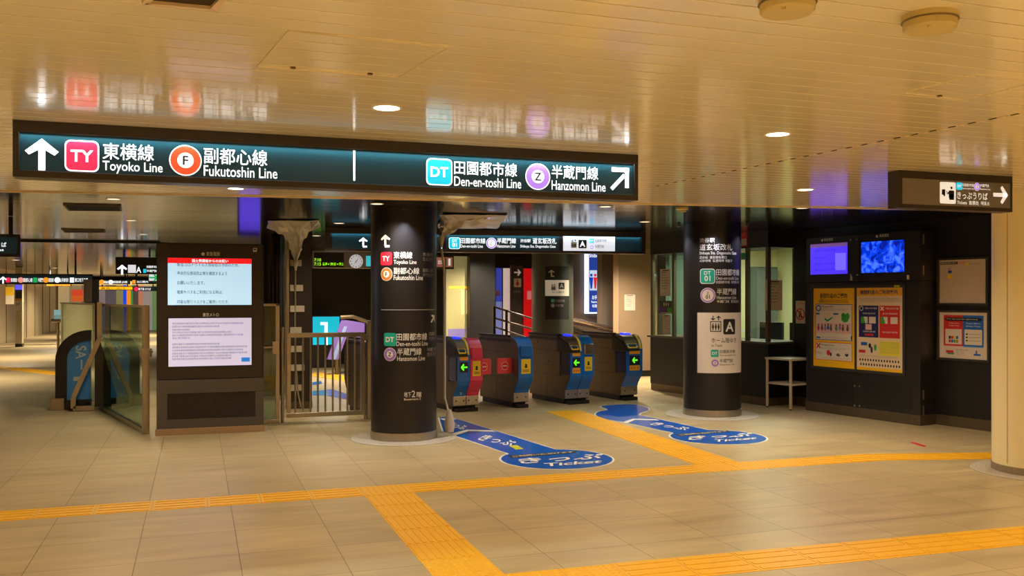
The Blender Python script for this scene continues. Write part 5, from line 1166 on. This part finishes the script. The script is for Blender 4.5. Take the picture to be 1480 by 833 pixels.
sticker('long blue arrow floor sticker ending in a circle near the line column', (cc.x, cc.y, .55),
        [[(641, 624.5), (733.5, 655.7), (760, 665), (830, 662), (801.6, 650), (648.4, 602.3), (635, 604)]],
        [[(658, 630.5), (677.5, 623.8), (718, 625), (711, 622.8), (674, 622), (650, 628.3)], [(640, 608), (660, 607), (655, 605), (636, 605.5)]],
        [('きっぷ', [(752, 671.5), (868, 663.8), (873, 656), (748, 664)], WHITE), ('Ticket', [(788, 675.4), (868, 670), (872, 665.5), (786, 670.8)], WHITE),
         ('きっぷ', [(688, 636), (738, 646), (748, 639), (703, 629)], WHITE), ('きっぷ', [(645, 616), (669, 622.5), (676, 616), (656, 611)], WHITE),
         ], tag_=[(735, 645), (746, 651), (757, 650), (747, 644)])
b = MB(); b.add([G(*q) + V((0, 0, .0052)) for q in ((733, 659.5), (739, 663), (832, 655.5), (834, 652.6))], [(0, 1, 2, 3)], mat('sticker_black', (30, 34, 46), .5)); t = thing('floor_label', 'black taped notice strip on the near blue sticker', 'label', G(785, 657)); b.build('strip', t, fix=False)
b = MB(); b.qtext('ご利用いただけます', [(742, 662.3), (829, 655), (829, 653), (739, 660)], TAPE, .0062); b.build('lettering', t, fix=False)
cc = G(1037.5, 632)
sticker('blue floor sticker with curled top beside the gate column', (cc.x, cc.y, .535),
        [[(877, 606.5), (906.6, 611.6), (970.4, 625.6), (1000, 634), (1055, 631), (1023.3, 622), (950, 606), (921, 600)]],
        [[(906, 612.8), (918, 607.5), (953, 608.6), (948, 606.8), (915, 606), (900, 611)]],
        [('きっぷ', [(993, 637.2), (1083, 631.6), (1089, 626), (997, 631.4)], WHITE), ('Ticket', [(1032, 640), (1092, 635.6), (1094, 632.6), (1032, 636.6)], WHITE), ('きっぷ', [(937, 614.5), (990, 623), (998, 619), (950, 611)], WHITE)],
        blob=[(870, 587.5), (912, 584.8), (932, 588.5), (937, 593), (925, 598), (924, 602), (930, 609), (900, 610), (877, 606.5), (862, 601), (864, 596), (878, 592.5)])
b = MB(); b.add([G(*q) + V((0, 0, .0052)) for q in ((976, 628.6), (982, 631.2), (1054, 625), (1051, 622.9))], [(0, 1, 2, 3)], mat('sticker_black', (30, 34, 46), .5)); t = thing('floor_label', 'black taped notice strip on the sticker beside the gate column', 'label', G(1018, 627)); b.build('strip', t, fix=False)
b = MB(); b.qtext('ご利用いただけます', [(984, 630.6), (1052, 624.8), (1050, 623.4), (980, 628.8)], TAPE, .0062); b.build('lettering', t, fix=False)
b = MB(); b.add([G(*q) + V((0, 0, .003)) for q in ((1315, 640), (1320, 639.3), (1340, 645.6), (1335, 646.5))], [(0, 1, 2, 3)], RED_P); b.build('floor_mark', at=G(1327, 643), label='short red tape mark on the floor before the cabinet', cat='floor mark', fix=False)

# ------------------------------------------------------------------ escalator end on the left
BLU = mat('escalator_advert_blue', (48, 112, 156), .35, emit=.08)
Y0 = 14.35; f = frontal(Y0)
es = thing('escalator_end', 'rounded escalator end with black handrail and blue advert panel', 'escalator', (f.px(115, 595)[0], Y0, 0))
def ep(u, v): return f.px(u, v)
a0 = ep(80, 540)[0]; aR = -1.44; zt = ep(110, 478)[1]
rad = .42
arc = [(a0 + rad - rad * math.cos(math.radians(g)), zt - rad + rad * math.sin(math.radians(g))) for g in range(0, 91, 9)]
out = [(a0, .1)] + arc + [(aR, zt)]; th = .15
inn = [(a0 + th, .1)] + [(a0 + rad - (rad - th) * math.cos(math.radians(g)), zt - rad + (rad - th) * math.sin(math.radians(g))) for g in range(0, 91, 9)] + [(aR, zt - th)]
b = MB()
for i in range(len(out) - 1): b.prism(f, [out[i], out[i + 1], inn[i + 1], inn[i]], -.2, .02, RUBBER)
b.build('handrail', es)
b = MB(); b.prism(f, inn + [(aR, .1)], -.15, -.005, BLU); pnl = b.build('advert_panel', es)
b = MB()
fr90 = Flat(f.map(ep(117, 505)[0], ep(117, 500)[1], .0), (0, 0, -1), (1, 0, 0), (0, -1, 0))
b.text(fr90, 'SAー', 0, .34, -.07, .07, mat('advert_lettering', (170, 180, 176), .5), .002, .02); b.text(fr90, '1', .44, .5, -.1, .0, MATS['advert_lettering'], .002, .02); b.build('lettering', pnl, fix=False)
b = MB(); b.fbox(f, a0 + .02, aR, 0, .14, -.2, .03, RUBBER); b.build('base', es)
b = MB(); b.fbox(f, a0 - .06, a0 + .12, 0, .17, -.4, .05, STEEL); b.build('skirt', es, bevel=.006)
# steel edged side screen in front of it
Y1 = 14.12; f = frontal(Y1); t = thing('escalator_screen', 'slanted steel edged dark screen before the escalator end', 'screen', (f.px(130, 594)[0], Y1, 0))
PT = [f.px(144, 437), f.px(144, 490), f.px(106, 575), f.px(106, 590), f.px(155, 590)]; PT[3] = (PT[3][0], .04); PT[4] = (min(PT[4][0], -1.36), .04)
b = MB()
for i in range(4):
    (xa, za), (xb, zb_) = PT[i], PT[i + 1]; b.tube([f.map(xa, za), f.map(xb, zb_)], .045, STEEL, sq=True)
b.build('steel_edge', t)
b = MB(); b.prism(f, [(-1.36, PT[0][1]), PT[0], PT[1], (PT[1][0] + .22, PT[1][1] - .8), (PT[1][0] + .22, .05), (-1.36, .05)], -.02, .0, mat('smoked_panel', (20, 20, 20), .15)); b.build('panel', t)
# information post with box above
f = frontal(16.0); t = thing('signal_box', 'dark box on a steel post above the escalator', 'box', (f.px(130, 440)[0], 16.0, 0)); b = MB(); b.pxrect(f, 121, 404, 133, 437, mat('box_umber', (74, 62, 48), .5), 0, .25); b.pxrect(f, 133, 404, 141, 437, RUBBER, 0, .25); b.build('box', t)
b = MB(); a, z = f.px(132, 437); b.fbox(f, a - .1, a + .12, 0, z, -.2, -.08, STEELD); b.build('post', t)

# ------------------------------------------------------------------ far left corridor
def hang(label, Y, u0, v0, u1, v1, items, bg=BLACK, name='hanging_sign', face=None):
    f = frontal(Y); a, z, w, h = pxc(f, u0, v0, u1, v1); t = thing(name, label, 'sign', (a, Y, H), 0, 'hanging signs in the left corridor')
    b = MB(); b.fbox(f, a - w / 2, a + w / 2, z - h / 2, z + h / 2, -.12, 0, bg); b.build('frame', t)
    b = MB(); b.rect(f, a - w / 2 + .02, a + w / 2 - .02, z - h * .36, z + h * .36, .003, face or SFACE); s = b.build('face_panel', t, fix=False)
    b = MB()
    for it in items:
        if it[0] == 't': b.pxtext(f, *it[1:6], it[6], .006)
        elif it[0] == 'r': b.pxrect(f, *it[1:5], it[5], .005)
        elif it[0] == 'd': aa, zz = f.px(it[1], it[2]); b.disc(f, aa, zz, it[3], .005, it[4], n=16)
        elif it[0] == 'a': aa, zz = f.px(it[1], it[2]); arrow(b, f, aa, zz, it[3], it[4], it[5], .006)
    b.build('lettering', t, fix=False)
    if z + h / 2 < H - .02:
        b = MB()
        for q in (-.35, .35): b.tube([f.map(a + q * w, z + h / 2, -.06), f.map(a + q * w, H, -.06)], .025, BLACK)
        b.build('hanger', t)
    return t
GRN_E = mat('lit_green', (30, 170, 90), .4, emit=.9); AMB_E = mat('lit_amber', (240, 150, 40), .4, emit=1.0); PNK_E = mat('lit_pink', (235, 150, 140), .4, emit=.9)
hang('black hanging sign with white kana above the corridor entrance', 12.4, -60, 338, 27, 371, [('t', 'のりば', -14, 350, 9.5, 357, WHITE_E), ('t', 'Bus', -8, 359, 5.5, 363, WHITE_E)])
it = [('a', 4.5, 405, .18, WHITE_E, 0)]
for k, (u, m_, sq) in enumerate(((11.5, RED_E, 1), (30, PNK_E, 0), (51, GRN_E, 1), (66.5, AMB_E, 0), (83, WHITE_E, 0), (104, WHITE_E, 1))):
    it.append(('r', u - 3, 401.5, u + 3, 408.5, m_) if sq else ('d', u, 405, .07, m_)); it.append(('t', ('東横線', '副都心線', '半蔵門', '銀座線', '山手線埼京', '東口地下広場')[k], u + 4, 402, u + (13, 17, 11, 11, 16, 23)[k], 408, WHITE_E))
hang('wide row sign with red, green and amber line marks in the left corridor', 26.0, -40, 396, 134, 411, it)
hang('small sign with white up arrow and letter A just beside the kiosk', 22.0, 167, 372, 245, 396.5, [('a', 176.5, 390, .22, WHITE_E, 0), ('r', 185, 383, 196.5, 394.5, mat('lit_pale_panel', (226, 228, 236), .4, emit=.85)), ('t', 'A', 197, 386, 204, 394.5, WHITE_E), ('r', 207, 389, 211.5, 394.5, CYAN_E), ('t', '田園都市線', 212, 384, 228, 387.5, WHITE_E), ('t', '半蔵門線', 212, 390, 228, 393.5, WHITE_E)], face=BLACK)
hang('narrow lit sign with amber dot further down the corridor', 36.0, 138, 404, 188, 411, [('d', 147, 408, .09, AMB_E), ('t', '東急線', 150, 406, 156, 410, WHITE_E), ('d', 160, 408, .08, WHITE_E), ('t', '銀座線 JR線', 163, 406, 184, 410, WHITE_E)])
hang('small white exit sign with green arrow by the kiosk edge', 24.0, 214, 395, 228, 408, [('a', 222, 401.5, .2, GRN_E, 90)], face=mat('lit_pale_panel', (226, 228, 236), .4, emit=.85))
hang('orange topped sign by the exit sign in the far corridor', 38.0, 191, 404, 226, 411, [('r', 191.5, 405, 196, 410, AMB_E), ('t', '出口案内', 198, 406, 214, 409, WHITE_E)])
hang('long yellow lit sign band in the far corridor', 44.0, 140, 414, 192, 419.5, [('t', '黄色い出口', 146, 415.5, 180, 418.5, INK)], face=mat('lit_yellow', (240, 180, 20), .4, emit=1.1))
hang('thin amber lit sign below the wide row sign', 34.0, 66, 410.5, 103, 414, [('t', '出口', 78, 411.5, 90, 413.5, INK)], face=AMB_E)
hang('lowest white lit sign beside the kiosk in the far corridor', 46.0, 193, 414.5, 226, 421, [('d', 197, 418, .1, RED_E), ('t', '地下鉄 のりば', 200, 416, 218, 420, WHITE_E)])
# steel clad left wall: panel joints, posters, pillars
b = MB()
for y in range(14, 60, 2): b.box(-6.3, -6.285, y, y + .03, 0, H, STEELD)
b.build('trim_5', kind='structure')
for Y, u0, u1, tx, tc_, bc_ in ((33.0, 22, 32, 'pale pillar with dark blue and amber notice by the left wall', (70, 84, 160), (222, 214, 190)),):
    f = frontal(Y); a0, a1 = f.px(u0, 430)[0], f.px(u1, 430)[0]; t = thing('pillar', tx, 'pillar', ((a0 + a1) / 2, Y, 0)); b = MB(); b.fbox(f, a0, a1, .1, H, -.3, 0, mat('pale_pillar', (206, 198, 170), .4)); b.build('shaft', t, bevel=.02); b = MB(); b.fbox(f, a0 - .003, a1 + .003, 0, .1, -.303, .003, RUBBER); b.build('base', t)
    b = MB(); b.pxrect(f, u0, 412, u1, 419, mat('lit_violet', (100, 90, 255), .4, emit=1.0), .004); b.pxrect(f, u0, 419, u1, 432, mat('slate_print', (60, 62, 70), .5), .004); b.pxrect(f, u0, 431.5, u1, 435, mat('amber_sticker', (236, 168, 40), .5), .005); b.pxrect(f, u0, 435, u1, 449, WHITE, .004); b.pxtext(f, '33', u0 + 1, 438, u0 + 6, 441.5, INK, .006); b.build('notice', t, fix=False)
for u0, v0, u1, v1, Y, m_, tx in ((8, 415, 20, 440, 35, ((232, 176, 30), (222, 200, 160)), 'yellow topped notice on the left corridor wall'), (103, 419, 120, 436, 40, ((236, 84, 50), (240, 110, 50)), 'red orange lit shop advert above the escalator'), (78, 448, 88, 463, 30, ((130, 178, 190), (110, 150, 160)), 'pale blue poster low on the left corridor wall')):
    f = frontal(Y); t = thing('wall_poster', tx, 'poster', (f.px(u0, v1)[0], Y, max(0, f.px(u0, v1)[1]))); b = MB(); b.pxrect(f, u0, v0, u1, v1, mat('lit_p%d' % u0, m_[1], .4, emit=.45), 0, .06); b.build('sheet', t); b = MB(); b.pxrect(f, u0, v0, u1, v0 + (v1 - v0) * .5, mat('lit_q%d' % u0, m_[0], .4, emit=.5), .004); b.build('heading', t, fix=False)
# shops across the far end
shops = [(84, 100, (210, 180, 130), .5), (100, 118, (170, 150, 110), .45), (118, 142, (150, 120, 100), .4), (142, 152, (170, 150, 150), .4), (152, 168, (120, 110, 120), .35), (168, 178, (176, 168, 110), .4), (178, 183, (30, 70, 210), .9), (183, 189, (240, 140, 30), .9), (189, 192, (40, 150, 70), .8), (192, 200, (110, 96, 84), .35), (200, 207, (220, 150, 120), .5), (207, 220, (190, 180, 170), .4), (220, 228, (120, 160, 100), .5)]
for i, (u0, u1, c_, e_) in enumerate(shops):
    Y = 48.0; f = frontal(Y); a0, a1 = f.px(u0, 430)[0], f.px(u1, 430)[0]
    nm = ('sand', 'olive tan', 'brown', 'mauve grey', 'plum grey', 'khaki', 'deep blue', 'orange', 'green', 'umber', 'salmon', 'pale grey', 'leaf green')[i]
    t = thing('shop_display', '%s lit shop front panel at the far end of the left corridor' % nm, 'shop display', ((a0 + a1) / 2, Y, 0), 0, 'lit shop panels at the corridor end')
    b = MB(); b.fbox(f, a0, a1, 0, 2.3, -.3, 0, mat('shop_%d' % i, c_, .5, emit=e_)); b.build('panel', t)
    b = MB(); b.fbox(f, a0, a1, 2.2, 2.38, -.2, .08, mat('shop_header', (240, 200, 130), .5, emit=1.1)); b.build('header_light', t)
# staircase glass and low handrail near the corridor
f = frontal(20.0); t = thing('stair_rail', 'tan handrail rising behind the escalator end on the left', 'handrail', (f.px(90, 480)[0], 20, 0))
b = MB(); b.tube([f.map(*f.px(74, 464)), f.map(*f.px(88, 464)), f.map(*f.px(122, 446))], .04, STEEL); b.build('rail', t, smooth=True)
for u, v in ((84, 464), (90, 463)): b = MB(); p = f.map(*f.px(u, v)); b.tube([p, V((p.x, p.y, 0))], .025, STEEL); b.build('post', t, smooth=True)
t = thing('glass_screen', 'dark green glass screen behind the escalator end', 'screen', (f.px(110, 500)[0], 20.3, 0)); fg = frontal(20.3)
b = MB(); b.fbox(fg, fg.px(90, 430)[0], fg.px(120, 430)[0], .03, fg.px(90, 440)[1], -.01, 0, GLASS); b.build('pane', t); b = MB(); b.fbox(fg, fg.px(90, 430)[0], fg.px(120, 430)[0], 0, .03, -.03, .02, STEEL); b.build('bottom_rail', t)
# corridor lamps
for (x, y), wd_ in zip(((-4.5, 20), (-4.5, 27), (-4.5, 34), (-4.5, 41), (-1.5, 34), (-1.5, 41), (1.5, 41)), ('nearest along the metal wall', 'second along the metal wall', 'third along the metal wall', 'farthest along the metal wall', 'above the corridor middle', 'at the far corridor middle', 'beyond the kiosk at the corridor end')):
    downlight(x, y, 'small corridor downlight ' + wd_, P_FAR * .5, .09, SOFT, H + .004, 'corridor downlights', 3.0)
for x, y in ((2.6, 18.0), (5.5, 17.2), (7.6, 15.5), (6.9, 16.9)):
    downlight(x, y, 'small downlight in the dark ceiling beyond the ticket gates', P_DARK * 5.5, .06, SOFT, H + .004, 'downlights beyond the gates', 1.6)
